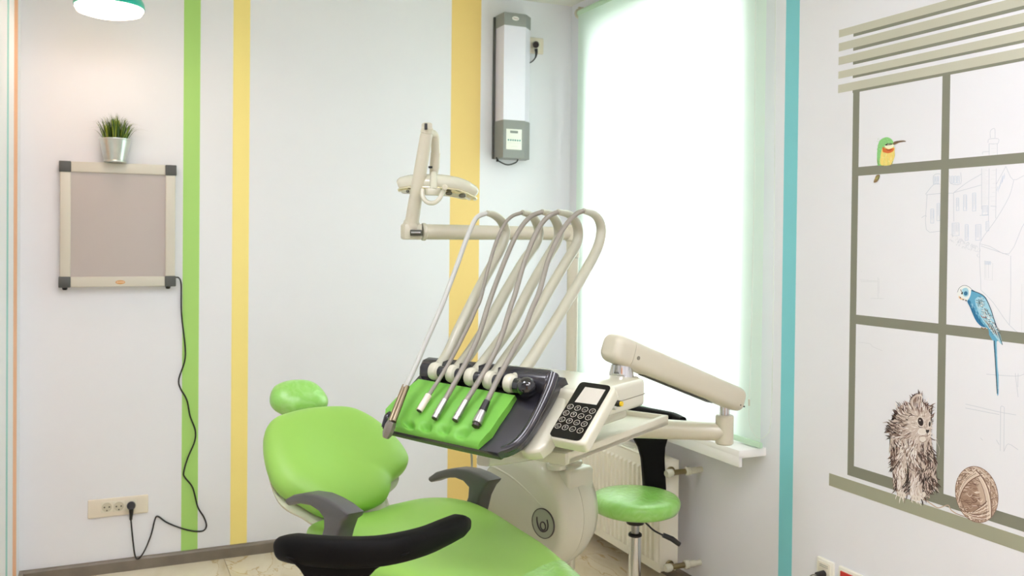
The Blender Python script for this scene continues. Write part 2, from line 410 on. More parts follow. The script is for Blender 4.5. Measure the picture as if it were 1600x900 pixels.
b = B(); box(b, (rx0+.004, ry0-.004, rz1-.004), (rx1, ry1, rz1+.001), .001)
for k in range(24):
    yy = ry0+.03+k*(ry1-ry0-.06)/24; box(b, (rx0+.02, yy, rz1+.001), (rx1-.02, yy+.026, rz1+.0025), .0005, 1)
obj('top_grille', b, rad_m, ra)
obj('fin_core', bx((rx0+.018, ry0+.01, rz0+.02), (rx1-.02, ry1-.01, rz1-.02)), rad_m, ra)
def valve(py_, zz, big):
    xw = XR
    v = cyl(B(), Vector((rx0+.05, ry0-.006, zz)), Vector((rx0+.05, ry0-.035, zz)), .012, bev=.002)
    cyl(v, Vector((rx0+.04, ry0-.03, zz)), Vector((rx0+.12, ry0-.03, zz)), .011, bev=.002)
    cyl(v, Vector((rx0+.05, ry0-.004, zz)), Vector((rx0+.05, ry0-.012, zz)), .02, bev=.002)
    vo = obj('valve', v, brass, ra)
    obj('valve_cap', lathe(B(), [(0, 0), (.014, 0), (.017, .006), (.017, .026), (.013, .032), (0, .032)], Vector((rx0+.042, ry0-.03, zz)), Vector((-1, -.15, 0)), 12), white_pl, vo)
    b2 = lathe(B(), [(0, 0), (.014, 0), (.018, .004), (.018, .02), (.014, .024), (.014, .05), (0, .05)], Vector((rx0+.105, ry0-.03, zz)), Vector((1, 0, 0)), 16)
    cyl(b2, Vector((rx0+.14, ry0-.03, zz)), Vector((xw+.01, ry0-.03, zz)), .0115)
    obj('pipe', b2, white_pl, ra)
valve(0, rz1-.04, 1); valve(0, rz0+.03, 0)

# ------------------------------------------------------------------ lightbox on the back wall
lx0, lx1 = -.167, .287; lz0, lz1 = 1.2275, 1.750; lyf = YB-.052
lb = thing('lightbox', 'grey white framed x-ray lightbox with dark corner caps hung on the back wall', 'lightbox', ((lx0+lx1)/2, YB-.026, lz0))
alu = M('pearl_aluminium', (206, 201, 188), .35)
fw = .043
obj('housing', bx((lx0+.006, lyf+.012, lz0+.006), (lx1-.006, YB, lz1-.006), .002), alu, lb)
for a, c in (((lx0+fw, lyf, lz1-fw), (lx1-fw, lyf+.03, lz1)), ((lx0+fw, lyf, lz0), (lx1-fw, lyf+.03, lz0+fw)), ((lx0+.003, lyf, lz0+fw), (lx0+fw, lyf+.03, lz1-fw)), ((lx1-fw, lyf, lz0+fw), (lx1-.003, lyf+.03, lz1-fw))):
    obj('frame_bar', bx(a, c, .004, 3), alu, lb)
capm = M('charcoal_cap', (78, 80, 78), .45)
for xx in (lx0, lx1-fw):
    for zz in (lz0, lz1-fw):
        obj('corner_cap', bx((xx-.001, lyf-.003, zz-.001), (xx+fw+.001, YB-.004, zz+fw+.001), .003), capm, lb)
obj('opal_screen', bx((lx0+fw-.002, lyf+.009, lz0+fw-.002), (lx1-fw+.002, lyf+.014, lz1-fw+.002)), M('opal_screen_grey', (184, 175, 171), .3, var=.01), lb)
for xx in (lx0+.022, lx1-.03):
    obj('foot', cyl(B(), Vector((xx, lyf+.02, lz0)), Vector((xx, lyf+.02, lz0-.012)), .011, .009, bev=.002), black_pl, lb)
b = B(); lc = onY(188, 441, lyf-.0006); om = M('orange_print', (205, 150, 90), .5)
prism(b, [lc+Vector((.019*math.cos(t), 0, .0085*math.sin(t))) for t in [k*math.pi/8 for k in range(16)]], Vector((0, .0006, 0)))
lbg = obj('badge', b, om, lb)
b = B()
for k in range(5):
    box(b, (lc.x-.013+k*.006, lc.y-.0006, lc.z-.002), (lc.x-.010+k*.006, lc.y, lc.z+.003))
obj('badge_print', b, M('pale_print', (235, 215, 190), .5), lbg)

# power cord down to the socket
cpx = [(272, 434), (279, 434), (283, 444), (283.2, 478), (284.5, 500), (289.5, 545), (288, 566), (279.5, 592), (281.5, 606), (292, 625), (297, 650), (305, 672), (304, 690), (293.5, 715), (287, 738), (289, 746), (301, 762), (309, 792), (318.5, 808), (322.5, 822), (315, 830), (292, 828), (262, 817), (247, 807), (242, 812), (236, 836), (225, 862), (216, 873), (211, 868), (207.5, 843), (204.5, 811)]
P = [onY(x, y, YB-(.03 if i < 2 else .021 if y > 855 else .006 if i < len(cpx)-2 else .022)) for i, (x, y) in enumerate(cpx)]
cord = obj('power_cord', tube(B(), P, .0033, seg=8, n=5), black_pl, label='thin black power cord wandering from the lightbox down to the triple socket', cat='cord')
obj('plug', tube(B(), [onY(205, 790, YB-.012), onY(205, 790, YB-.045)], [.0185, .016], seg=20, smooth=False), black_pl, cord)
b = tube(B(), [onY(205, 791, YB-.03), onY(205, 800, YB-.03), onY(204.5, 812, YB-.024)], [.011, .0085, .006], seg=12); obj('plug_neck', b, black_pl, cord)
def socket_plate(name, label, cx, cz, w, h, posts, y=YB):
    t = thing(name, label, 'socket', (cx, y, cz-h/2))
    obj('face_plate', bx((cx-w/2, y-.012, cz-h/2), (cx+w/2, y, cz+h/2), .004, 3), M('socket_ivory', (228, 218, 200), .35), t)
    for xx, zz, full in posts:
        s = .046
        o = obj('insert', bx((xx-s/2, y-.0135, zz-s/2), (xx+s/2, y-.009, zz+s/2), .001), M('socket_insert', (226, 220, 202), .35), t)
        if full:
            b = lathe(B(), [(.0195, 0), (.0195, .0012), (.0178, .0012), (.0178, -.002), (.0195, 0)], Vector((xx, y-.0135, zz)), Vector((0, -1, 0)), 28)
            obj('socket_rim', b, M('socket_rim_ivory', (196, 190, 170), .4), o)  # rim in a darker ivory than the insert
            b = cyl(B(), Vector((xx, y-.013, zz)), Vector((xx, y-.0139, zz)), .0176, seg=28); obj('socket_well', b, M('socket_well', (205, 198, 176), .4), o)
            for dx, dz, rr in ((-.0095, 0, .0035), (.0095, 0, .0035), (0, -.014, .003)):
                obj('socket_hole', cyl(B(), Vector((xx+dx, y-.0136, zz+dz)), Vector((xx+dx, y-.0143, zz+dz)), rr, seg=12), M('socket_hole', (96, 92, 78), .6), o)
    return t
pc = onY(185, 791.5, YB-.01)
ps = [(onY(x, y, YB-.013).x, onY(x, y, YB-.013).z, f) for x, y, f in ((167, 792.5, 1), (185.7, 791, 1), (204, 789.5, 0))]
socket_plate('wall_socket', 'long ivory triple wall socket low on the back wall under the lightbox', pc.x, pc.z, .238, .078, ps)

# ------------------------------------------------------------------ grass pot on the lightbox
pc = onY(178, 252, YB-.035); pb = Vector((pc.x+.004, YB-.071, lz1+.0005))
pot = thing('potted_grass', 'tuft of green grass in a small galvanised pot on top of the lightbox', 'plant', pb)
prof = [(0, 0), (.031, 0), (.034, .002), (.034, .006), (.0325, .008), (.0465, .083), (.0485, .085), (.0485, .089), (.0465, .089), (.0455, .084), (.044, .078), (0, .078)]
PS = 1.32
obj('pot', lathe(B(), [(r*PS, h*1.12) for r, h in prof], pb, ZV, 48), zinc, pot)
obj('soil', cyl(B(), pb+ZV*.088, pb+ZV*.0905, .0428*1.32), M('soil', (50, 44, 26), .9), pot)
gcols = [M('grass_green', (78, 110, 20), .5), M('grass_dark', (48, 76, 18), .55), M('grass_lime', (152, 166, 48), .5)]
gb = [B(), B(), B()]; rg = random.Random(3)
for k in range(240):
    a = rg.uniform(0, 6.283); rr = .047*math.sqrt(rg.random()); base = pb+Vector((rr*math.cos(a), rr*math.sin(a), .089))
    lean = (rr/.047)**1.6*rg.uniform(.3, 1.0); H_ = rg.uniform(.075, .122)*(1-.36*lean); d = Vector((math.cos(a), math.sin(a)*.6, 0))
    pts = [base, base+ZV*H_*.45+d*lean*.016, base+ZV*H_*.85+d*lean*.045, base+ZV*H_*(1.05-lean*.35)+d*lean*.105]
    for p in pts: p.y = min(p.y, YB-.003)
    wd = Vector((-math.sin(a+rg.uniform(-1, 1)), math.cos(a), 0)).normalized()*rg.uniform(.0014, .0028)
    bmx = gb[rg.choice((0, 0, 1, 1, 2))]
    q = catmull(pts, 3); L = []
    for i, p in enumerate(q):
        s = 1-(i/(len(q)-1))**1.5; L.append((bmx.verts.new(p-wd*s), bmx.verts.new(p+wd*s+Vector((0, .0004, 0)))))
    for (a1, a2), (b1, b2) in zip(L, L[1:]): bmx.faces.new([a1, a2, b2, b1])
bb = B()
for i, g in enumerate(gb):
    n0 = len(bb.faces); me = bpy.data.meshes.new('t'); g.to_mesh(me); g.free(); bb.from_mesh(me); bpy.data.meshes.remove(me)
    bb.faces.ensure_lookup_table()
    for f in bb.faces[n0:]: f.material_index = i
obj('grass_blades', bb, gcols, pot, kind='stuff', sharp=180)

# ------------------------------------------------------------------ germicidal wall unit
ux0 = onY(769.8, 130, YB-.006).x; ux1 = onY(828, 130, YB-.03).x; uzt = onY(800, 19, YB-.12).z-.0; uzb = onY(800, 246, YB-.12).z
uzt = onY(775, 18, YB-.10).z; uzb = onY(775, 246, YB-.10).z
uv = thing('air_steriliser', 'tall grey and white wall-mounted air steriliser with a small keypad panel', 'air steriliser', ((ux0+ux1)/2, YB, uzb))
ux1 = onY(827.5, 130, YB-.062).x+.012; uxl = onY(787, 130, YB-.115).x; uxr = onY(820.6, 130, YB-.115).x
ufy = YB-.115
def usec(z, e=0): return [Vector((ux0+.012-e, YB-.012, z)), Vector((ux0+.012-e, YB-.062-e, z)), Vector((uxl, ufy-e, z)), Vector((uxr, ufy-e, z)), Vector((ux1-.012+e, YB-.062-e, z)), Vector((ux1-.012+e, YB-.012, z))]
ug = M('steriliser_grey', (138, 141, 137), .4)
zc1 = onY(800, 40, ufy).z; zc0 = onY(800, 187.5, ufy).z
obj('back_plate', bx((ux0, YB-.014, uzb), (ux1, YB, uzt-.004), .004), M('steriliser_back_grey', (82, 84, 82), .5), uv)
cap = obj('top_cap', prism(B(), usec(zc1, .002), ZV*(uzt-zc1), .002), ug, uv)
obj('opal_cover', prism(B(), usec(zc0), ZV*(zc1-zc0)), M('opal_cover', (226, 224, 236), .18, coat=.5), uv, sharp=20)
bc = obj('control_housing', prism(B(), usec(uzb, .002), ZV*(zc0-uzb), .002), ug, uv)
def facep(x, y, e): return onY(x, y, ufy-.002-e)
a = facep(791, 201, 0); c = facep(815, 234.5, 0)
lp = obj('keypad_panel', bx((a.x, ufy-.0035, c.z), (c.x, ufy-.001, a.z), .001), M('panel_white', (232, 234, 224), .4), uv)
a = facep(797, 204, 0); c = facep(809, 208.5, 0)
obj('display', bx((a.x, ufy-.0042, c.z), (c.x, ufy-.003, a.z)), M('lcd_grey', (128, 134, 128), .3), lp)
for k in range(6):
    p = facep(794.3+3.55*k, 218.6+.25*k, 0); obj('key', cyl(B(), Vector((p.x, ufy-.0034, p.z)), Vector((p.x, ufy-.0045, p.z)), .0042, seg=10), M('key_green', (20, 130, 118), .5), lp)
b = B()
for k in range(14):
    p = facep(793+1.7*k, 222.8+.1*k, 0); box(b, (p.x, ufy-.0039, p.z-.0009), (p.x+.003, ufy-.0034, p.z+.0009))
for k in range(6):
    p = facep(799+1.7*k, 229, 0); box(b, (p.x, ufy-.0039, p.z-.0009), (p.x+.003, ufy-.0034, p.z+.0009))
obj('panel_print', b, M('faint_print', (190, 194, 188), .5), lp)
p = facep(805.5, 29, 0); b = prism(B(), [Vector((p.x+.0185*math.cos(t), ufy-.0045, p.z+.0105*math.sin(t))) for t in [k*math.pi/12 for k in range(24)]], Vector((0, .003, 0)))
bo = obj('badge', b, M('badge_silver', (222, 218, 214), .3), cap); b = B()
for k in range(7):
    hh = .0024 if k % 2 else .0017
    box(b, (p.x-.0125+k*.0036, ufy-.005, p.z-hh-.0004*k+.001), (p.x-.0102+k*.0036, ufy-.0044, p.z+hh-.0004*k+.001))
obj('badge_print', b, M('badge_red_print', (170, 130, 134), .5), cap)
p0 = facep(782.5, 247.5, 0); p1 = facep(817, 248, 0)
obj('loop_cord', tube(B(), [Vector((p0.x, YB-.06, uzb+.005)), Vector((p0.x+.012, YB-.06, uzb-.012)), Vector(((p0.x+p1.x)/2, YB-.06, uzb-.03)), Vector((p1.x-.012, YB-.06, uzb-.016)), Vector((p1.x, YB-.06, uzb+.005))], .0035, seg=8), black_pl, uv)
obj('foot_clip', cyl(B(), Vector((ux0+.02, YB-.03, uzb+.002)), Vector((ux0+.02, YB-.03, uzb-.014)), .006), black_pl, uv)
pc = onY(838, 71.5, YB-.01)
socket_plate('wall_socket', 'square white wall socket high up beside the air steriliser', pc.x, pc.z, .082, .082, [(pc.x, pc.z, 0)])
P = [onY(837.5, 76, YB-.04), onY(838, 84, YB-.035), onY(836, 91, YB-.02), onY(830, 97, YB-.008), onY(822, 100, YB-.006)]
cord2 = obj('power_cord', tube(B(), P, [.009, .0065, .0035, .0033, .0033], seg=10), black_pl, label='short black cord plugged into the high socket beside the air steriliser', cat='cord')
obj('plug', tube(B(), [onY(837.3, 69.5, YB-.012), onY(837.3, 70.5, YB-.045)], [.0175, .015], seg=20, smooth=False), black_pl, cord2)

# ------------------------------------------------------------------ pendant lamps
teal_m = M('teal_lamp_enamel', (20, 178, 160), .3, coat=.4)
opal_m = M('opal_lamp_glow', (255, 250, 240), .4, emit=((255, 220, 194), LAMP_E))
def pendant(p, label, r=.126):
    t = thing('pendant_lamp', label, 'lamp', p)
    obj('shade', lathe(B(), [(r*.97, .0), (r, .004), (r*.985, .02), (r*.9, .04), (r*.6, .062), (r*.25, .075), (.03, .08), (.028, .12), (0, .125)], p, ZV, 56), teal_m, t)
    obj('diffuser', lathe(B(), [(r*.96, .003), (r*.965, -.006), (r*.9, -.02), (r*.6, -.031), (0, -.036)], p, ZV, 56), opal_m, t)
    b = cyl(B(), p+ZV*.12, Vector((p.x, p.y, ZC)), .003, seg=10); obj('suspension_cord', b, black_pl, t)
    obj('ceiling_rose', cyl(B(), Vector((p.x, p.y, ZC-.025)), Vector((p.x, p.y, ZC)), .045, .05), teal_m, t)
pendant(dep(171, 12, 3.45), 'round glowing pendant lamp with teal shade near the back wall')
pendant(Vector((1.5, .6, 2.32)), 'added unseen pendant lamp with teal shade behind the camera')  # second pendant, out of view, added for extra light
# unseen ceiling light panels, added to brighten the room
def panel(cx, cy, label):
    t = thing('added_ceiling_panel', label, 'added light panel', (cx, cy, ZC-.03))
    obj('frame', bx((cx-.31, cy-.31, ZC-.03), (cx+.31, cy+.31, ZC), .004), white_met, t)
    obj('diffuser', bx((cx-.29, cy-.29, ZC-.034), (cx+.29, cy+.29, ZC-.028)), M('added_panel_glow', (255, 255, 255), .4, emit=((244, 244, 255), PANEL_E)), t)
panel(.1, 1.95, 'added unseen square light panel over the foreground stool')
panel(.15, .1, 'added unseen square light panel nearest the added door')
panel(1.4, .95, 'added unseen square light panel above the photographer')
panel(.9, -.2, 'added unseen square light panel by the added door')

# ------------------------------------------------------------------ dental chair
LV = cv(.8, .6); FV = cv(.6, -.8)
def chp(L, Fd, z): return LV*L+FV*Fd+ZV*z
def ch2(P): return P.dot(LV), P.dot(FV)
chair = thing('dental_chair', 'lime green dental treatment chair with dark grey armrests', 'dental chair', chp(1.42, -2.2, 0))
# seat and leg rest: one long cushion
SZ = .535
so = [(1.17, -2.60), (1.26, -2.665), (1.42, -2.68), (1.57, -2.66), (1.66, -2.58), (1.70, -2.45), (1.705, -2.28), (1.68, -2.08), (1.63, -1.90), (1.585, -1.75), (1.56, -1.5), (1.54, -1.3), (1.49, -1.2), (1.40, -1.175), (1.31, -1.2), (1.275, -1.3), (1.265, -1.5), (1.25, -1.75), (1.222, -1.98), (1.165, -2.2), (1.135, -2.42)]
def sdisp(x, y):
    h = .028*math.exp(-((y+2.42)/.16)**2)*(.35+.65*min(1, abs(x-1.42)/.2)) + .026*math.exp(-((y+2.50)/.12)**2-((x-1.50)/.13)**2)
    return h-.012*math.exp(-((x-1.40)/.10)**2)
b = cushion(B(), so, Vector(), LV, FV, ZV, .035, Tb=.045, k=9, rings=16, disp=sdisp)
for v in b.verts: v.co += ZV*SZ
obj('seat_cushion', b, green_v, chair, sharp=60)
# clear film over the foot end
fn_ = (onZ(877, 872, .57)-onZ(809, 898, .57)).cross(ZV).normalized()
if fn_.dot(FV) < 0: fn_ = -fn_
b = cushion(B(), so, Vector(), LV, FV, ZV, .035, Tb=.045, k=9, rings=16, disp=sdisp)
bmesh.ops.bisect_plane(b, geom=b.verts[:]+b.edges[:]+b.faces[:], plane_co=onZ(877, 872, .57)-ZV*.57, plane_no=fn_, clear_inner=True)
b.normal_update()
for v in b.verts: v.co += v.normal*.0018+ZV*SZ
obj('film_cover', b, film_m, chair, label='clear plastic film wrapped over the foot end', sharp=60)
# white shell under the seat
b = cushion(B(), [(1.42+(x-1.42)*.93, -2.05+(y+2.05)*.96) for x, y in so], ZV*(SZ-.04), LV, FV, -ZV, .06, Tb=.0, k=4, rings=8)
obj('seat_shell', b, white_pl, chair, sharp=60)
# backrest plane
TH = math.radians(42)
BV = -FV*math.cos(TH)+ZV*math.sin(TH); BN = LV.cross(BV).normalized()
if BN.z < 0: BN = -BN
BO = chp(1.42, -2.62, .60)
def bk2(px, py, off=0):
    P = onP(px, py, BO+BN*off, BN)-BO; return P.dot(LV), P.dot(BV)
bpx = [(445, 649), (478, 641), (515, 638), (546, 640), (574, 652), (600, 671), (621, 692), (634, 711), (637, 722), (632, 735), (620, 745), (611, 753), (609, 766), (603, 780), (588, 790), (566, 796), (545, 803), (522, 806), (497, 800), (470, 784), (445, 772), (428, 755), (417, 728), (412, 700), (414, 675), (425, 658)]
bo2 = [bk2(x, y) for x, y in bpx]
cx_ = sum(p[0] for p in bo2)/len(bo2); cy_ = sum(p[1] for p in bo2)/len(bo2)
def bdisp(x, y): return -.045*math.exp(-((x-cx_+.02)/.15)**2-((y-cy_-.03)/.16)**2)
b = cushion(B(), bo2, BO, LV, BV, BN, .075, Tb=.035, k=2.6, rings=18, disp=bdisp, n=4)
obj('backrest_cushion', b, green_v, chair, sharp=60)
b = cushion(B(), [(cx_-.012+(x-cx_)*.91, cy_+(y-cy_)*.97-.034) for x, y in bo2], BO-BN*.038, LV, BV, -BN, .05, Tb=.0, k=3, rings=8)
obj('backrest_shell', b, white_pl, chair, sharp=60)
b = tube(B(), [BO-BN*.07+LV*.0+BV*.02, BO-BN*.09-BV*.1, chp(1.40, -2.5, .47)], .07, seg=16); obj('backrest_hinge', b, white_pl, chair)
# headrest
TH2 = math.radians(52); HV = -FV*math.cos(TH2)+ZV*math.sin(TH2); HN = LV.cross(HV).normalized()
if HN.z < 0: HN = -HN
HC = dep(467, 624, 3.36)
hp = [(423, 622), (427, 606), (443, 598), (462, 595.5), (480, 597), (495, 604), (507, 617), (512, 629), (508, 639), (494, 644), (474, 647), (455, 648), (441, 642), (429, 634)]
h2 = []
for x, y in hp:
    q = onP(x, y, HC, HN)-HC; h2.append((q.dot(LV), q.dot(HV)))
b = cushion(B(), h2, HC, LV, HV, HN, .05, Tb=.03, k=2.2, rings=12)
obj('headrest', b, film_m, chair, label='film-wrapped green headrest', sharp=60)
b = tube(B(), [HC-HN*.03, HC-HN*.05-HV*.08, BO+BV*.32-BN*.06+LV*(h2[0][0]*0)+LV*((HC-BO).dot(LV)*.8)], .02, seg=12); obj('headrest_bar', b, chrome, chair)
# armrests: outline in a vertical plane
def armrest(px, L, w):
    pts = [onP(x, y, LV*L, LV) for x, y in px]
    b = prism(B(), [p-LV*w/2 for p in pts], LV*w, .008, 3)
    obj('armrest', b, dark_pl, chair, sharp=40)
armrest([(457.5, 783), (459, 777), (470, 771), (488, 768), (508, 771), (524, 778), (541, 788), (557, 801), (554, 808), (547, 813), (541, 830), (536, 850), (510, 850), (519, 822), (519, 808), (511, 797), (497, 788), (480, 785), (462, 788)], 1.135, .055)
armrest([(678.5, 749), (679, 744), (690, 736), (705, 732), (722, 730), (741, 732.5), (758, 739), (775, 749), (772, 754), (767, 759), (759, 775), (753, 800), (731, 800), (741, 774), (742, 760), (733, 750), (720, 745), (705, 745), (690, 749), (682, 752)], 1.715, .055)
# pedestal and foot plate
b = B()
PM = Matrix((( LV.x, FV.x, 0, chp(1.42, -2.15, 0).x), (LV.y, FV.y, 0, chp(1.42, -2.15, 0).y), (0, 0, 1, 0), (0, 0, 0, 1)))
box(b, (-.13, -.26, .06), (.13, .22, SZ-.08), .05, 5, PM)
obj('pedestal', b, white_pl, chair)
obj('foot_plate', box(B(), (-.12, -.42, 0), (.22, .36, .07), .03, 4, PM), white_met, chair)

# ------------------------------------------------------------------ dental unit (drum body beside the chair)
DC = dep(808, 800, 3.05); DA = cv(.70, .714).normalized()
unit = thing('dental_unit', 'cream white rounded drum-shaped dental unit body with a round grey emblem', 'dental unit', Vector((DC.x, DC.y, 0))+DA*.1)
Rd = .208
prof = [(0, .0), (Rd*.72, .0), (Rd*.86, .004), (Rd*.93, .012), (Rd*.975, .028), (Rd, .055), (Rd*1.01, .085), (Rd*1.008, .098)]
obj('body_front', lathe(B(), prof+[(0, .098)], DC, DA, 72), white_pl, unit, sharp=50)
obj('body_rear', lathe(B(), [(0, .1), (Rd*1.005, .1), (Rd*1.01, .12), (Rd*.985, .16), (Rd*.9, .2), (Rd*.7, .225), (0, .23)], DC, DA, 72), white_pl, unit, sharp=50)
obj('body_seam', lathe(B(), [(Rd*.9, .096), (Rd*1.0, .096), (Rd*1.0, .102), (Rd*.9, .102)], DC, DA, 72), M('seam_grey', (130, 126, 110), .6), unit)
def dface(px, py, e=0): return onP(px, py, DC-DA*e, DA)
dx = DA.cross(ZV).normalized()
# raised crescent step on the face
b = B(); pts = [(745, 717), (757, 722), (775, 731), (800, 746), (825, 768), (846, 790)]
tube(b, [dface(x, y, -.001) for x, y in pts], [.002, .004, .004, .004, .003, .0015], seg=8); obj('face_ridge', b, white_pl, unit)
ec = dface(849.5, 817.5, .0)
mwh = M('emblem_grey', (156, 160, 142), .35, coat=.3); mdk = M('emblem_ink', (62, 54, 58), .4)
er = .0475
eo = obj('emblem', cyl(B(), ec, ec-DA*.004, er, seg=48, bev=.001), mwh, unit)
obj('emblem_rim', lathe(B(), [(er*.985, 0), (er*1.03, 0), (er*1.03, .005), (er*.985, .005), (er*.985, 0)], ec, -DA, 56), mdk, eo)
b = B(); ex = -dx if (-dx).dot(_r) > 0 else dx; rt = math.radians(-8); ey = ZV*math.cos(rt)+ex*math.sin(rt); ex = ex*math.cos(rt)-ZV*math.sin(rt)
def ept(x, y): return ec-DA*.0048+(ex*x+ey*y)*er
pts = [ept(-.50, .42), ept(-.52, .1), ept(-.44, -.25), ept(-.22, -.5), ept(.08, -.53), ept(.36, -.38), ept(.48, -.08), ept(.44, .3)]
tube(b, pts, [.0022, .0026, .0026, .0026, .0026, .0026, .0026, .0022], seg=8)
tube(b, [ept(-.0+.24*math.cos(t), -.17+.27*math.sin(t)) for t in [k*math.pi/6 for k in range(13)]], .0022, seg=8)
obj('emblem_print', b, mdk, eo)
# arm bracket on top of the drum
UX, UY = DA.cross(ZV).normalized(), DA
if UX.dot(_r) < 0: UX = -UX
bc0 = dep(880, 748, 3.03)
UM = Matrix(((UX.x, UY.x, 0, bc0.x), (UX.y, UY.y, 0, bc0.y), (0, 0, 1, bc0.z), (0, 0, 0, 1)))
b = box(B(), (-.055, -.045, -.045), (.06, .09, .041), .014, 4, UM)
obj('arm_bracket', b, white_pl, unit)
def zat(px, py, D): return dep(px, py, D)
c1 = dep(869, 727, 3.00); c2 = dep(895, 721, 3.07)
obj('pivot_collar', lathe(B(), [(0, -.01), (.034, -.01), (.034, .004), (.03, .008), (0, .008)], c1, ZV, 32), white_pl, unit)
obj('pivot_collar', lathe(B(), [(0, -.012), (.032, -.012), (.032, .003), (.028, .007), (0, .007)], c2, ZV, 32), white_pl, unit)
# support column to the floor and link to the chair
b = tube(B(), [Vector((DC.x, DC.y, 0))+DA*.13+ZV*.0, Vector((DC.x, DC.y, 0))+DA*.13+ZV*(DC.z-Rd+.04)], .05, seg=24, smooth=False); obj('support_column', b, white_met, unit)
b = tube(B(), [DC+DA*.1-ZV*.13, chp(1.55, -2.3, .33)], .045, seg=16, smooth=False); obj('link_beam', b, white_pl, unit)


# ------------------------------------------------------------------ operating lamp
PB_ = dep(894, 500, 3.32); pbx = Vector((PB_.x, PB_.y, 0))
lamp = thing('operating_lamp', 'cream white dental operating lamp on a jointed arm and tall post', 'operating lamp', pbx)
ztop = dep(890, 365, 3.32).z
b = cyl(B(), pbx+ZV*.0, pbx+ZV*(ztop-.06), .0205, bev=.002); obj('post', b, cream_pl, lamp)
b = cyl(B(), pbx+ZV*(ztop-.09), pbx+ZV*(ztop-.0), .024, bev=.003); cyl(b, pbx+ZV*(ztop-.03), pbx+ZV*(ztop+.032), .03, bev=.006); obj('post_joint', b, cream_pl, lamp)
eL = dep(641, 362, 3.08); eR = Vector((pbx.x, pbx.y, ztop))
aR = eR; dirn = (eL-aR).normalized()
obj('horizontal_arm', tube(B(), [aR, eL-dirn*.04], [.0235, .0265], seg=28, smooth=False), cream_pl, lamp)
b = cyl(B(), eL-dirn*.055, eL-dirn*.04, .030, bev=.003); cyl(b, eL-ZV*.027, eL+ZV*.029, .032, bev=.008)
box(b, eL-Vector((.03, .03, .027)), eL+Vector((.035, .02, .027)), .008)
el = obj('elbow', b, cream_pl, lamp)
nf = (C0-eL).normalized()
p = dep(650, 364, 3.045); b = B()
EM = Matrix(((_r.x, _f.x, 0, p.x), (_r.y, _f.y, 0, p.y), (0, 0, 1, p.z), (0, 0, 0, 1)))
obj('elbow_slot', box(B(), (-.020, -.004, -.010), (.018, .03, .011), .003, 2, EM), M('slot_dark', (60, 62, 50), .4), el)
obj('elbow_pin', box(B(), (-.016, -.007, -.002), (.016, .02, .004), .001, 2, EM), steel, el)
uT = dep(667, 206, 3.0)
ua = (uT-eL).normalized()
b = tube(B(), [eL+ua*.03, eL+ua*.042, uT-ua*.012, uT], [.026, .0235, .0205, .018], seg=28, smooth=False); obj('upper_arm', b, cream_pl, lamp)
obj('upper_arm_collar', tube(B(), [eL+ua*.02, eL+ua*.035], [.029, .027], seg=28, smooth=False), cream_pl, lamp)
b = cyl(B(), uT-ua*.005, uT+ua*.016, .0215, .019, bev=.003); box(b, uT+Vector((-.016, -.014, .0)), uT+Vector((.016, .016, .03)), .007)
hj = obj('top_hinge', b, cream_pl, lamp)
p = dep(665.5, 198, 2.97); obj('hinge_slot', bx(p-Vector((.004, .004, .010)), p+Vector((.004, .006, .011)), .001), black_pl, hj)
pts = [dep(672, 207, 3.03), dep(679, 213, 3.06), dep(680.5, 240, 3.07)]
obj('drop_link', tube(B(), pts, [.012, .015, .015], seg=18), cream_pl, lamp)
obj('drop_link_collar', tube(B(), [dep(680.5, 239, 3.07), dep(679, 262, 3.07), dep(677, 275, 3.07)], [.0165, .0165, .013], seg=20, smooth=False), cream_pl, lamp)
p = dep(672.5, 261.5, 3.045); obj('drop_link_mark', bx(p-Vector((.006, .004, .003)), p+Vector((.006, .004, .004)), .001), black_pl, lamp)
b = tube(B(), [dep(677.5, 272, 3.06), dep(677.5, 282, 3.02), dep(677.5, 297, 3.0)], [.011, .0125, .0125], seg=18, smooth=False); obj('yoke', b, white_pl, lamp)
b = bx(dep(674, 304, 3.01)-Vector((.02, .02, .003)), dep(678, 294, 3.01)+Vector((.02, .02, .0)), .005); obj('yoke_block', b, white_pl, lamp)
# head: two swept wings
hd = [(622, 290, 3.10, .5), (628, 288, 3.10, .85), (645, 286, 3.09, 1.0), (666, 286, 3.08, 1.05), (688, 287, 3.08, 1.08), (710, 290, 3.10, 1.05), (726, 295, 3.12, .98), (736, 299, 3.13, .8), (741, 302, 3.14, .35)]
sec = [(math.cos(t)*1.3 if True else 0, (math.sin(t) if math.sin(t) > 0 else .75*math.sin(t))) for t in [2*math.pi*k/24 for k in range(24)]]
b = tube(B(), [dep(x, y, d) for x, y, d, s in hd], [.0385*s for x, y, d, s in hd], prof=sec, up=-ZV, n=6)
hh = obj('lamp_head', b, white_pl, lamp, sharp=60)
hr = [(x, y+7.5+max(0, (x-700)*.06), d-.012, s) for x, y, d, s in hd]
b = tube(B(), [dep(x, y, d) for x, y, d, s in hr], [.031*s for x, y, d, s in hr], prof=[(x*.98, y*.42) for x, y in sec], up=-ZV, n=6)
obj('reflector', b, M('reflector_silver', (236, 228, 196), .12, metal=.8), hh, sharp=60)
for x, y, rr in ((701.5, 302, 1), (722.5, 305.5, 1.1), (637, 299, .5)):
    p = dep(x, y, 3.04); obj('light_window', lathe(B(), [(0, -.003), (.0105*rr, -.003), (.0115*rr, .0), (.0105*rr, .003), (0, .003)], p, Vector((0, .45, 1)).normalized()+_r*.1, 20), M('lens_dark', (70, 66, 44), .15, coat=.5), hh)
b = tube(B(), [dep(660, 296, 3.0), dep(661, 308, 2.99), dep(668, 316, 2.985), dep(678, 317, 2.98), dep(686, 311, 2.98), dep(692, 300, 2.99), dep(695, 294, 3.0)], .0075, seg=14)
obj('handle', b, white_pl, lamp)
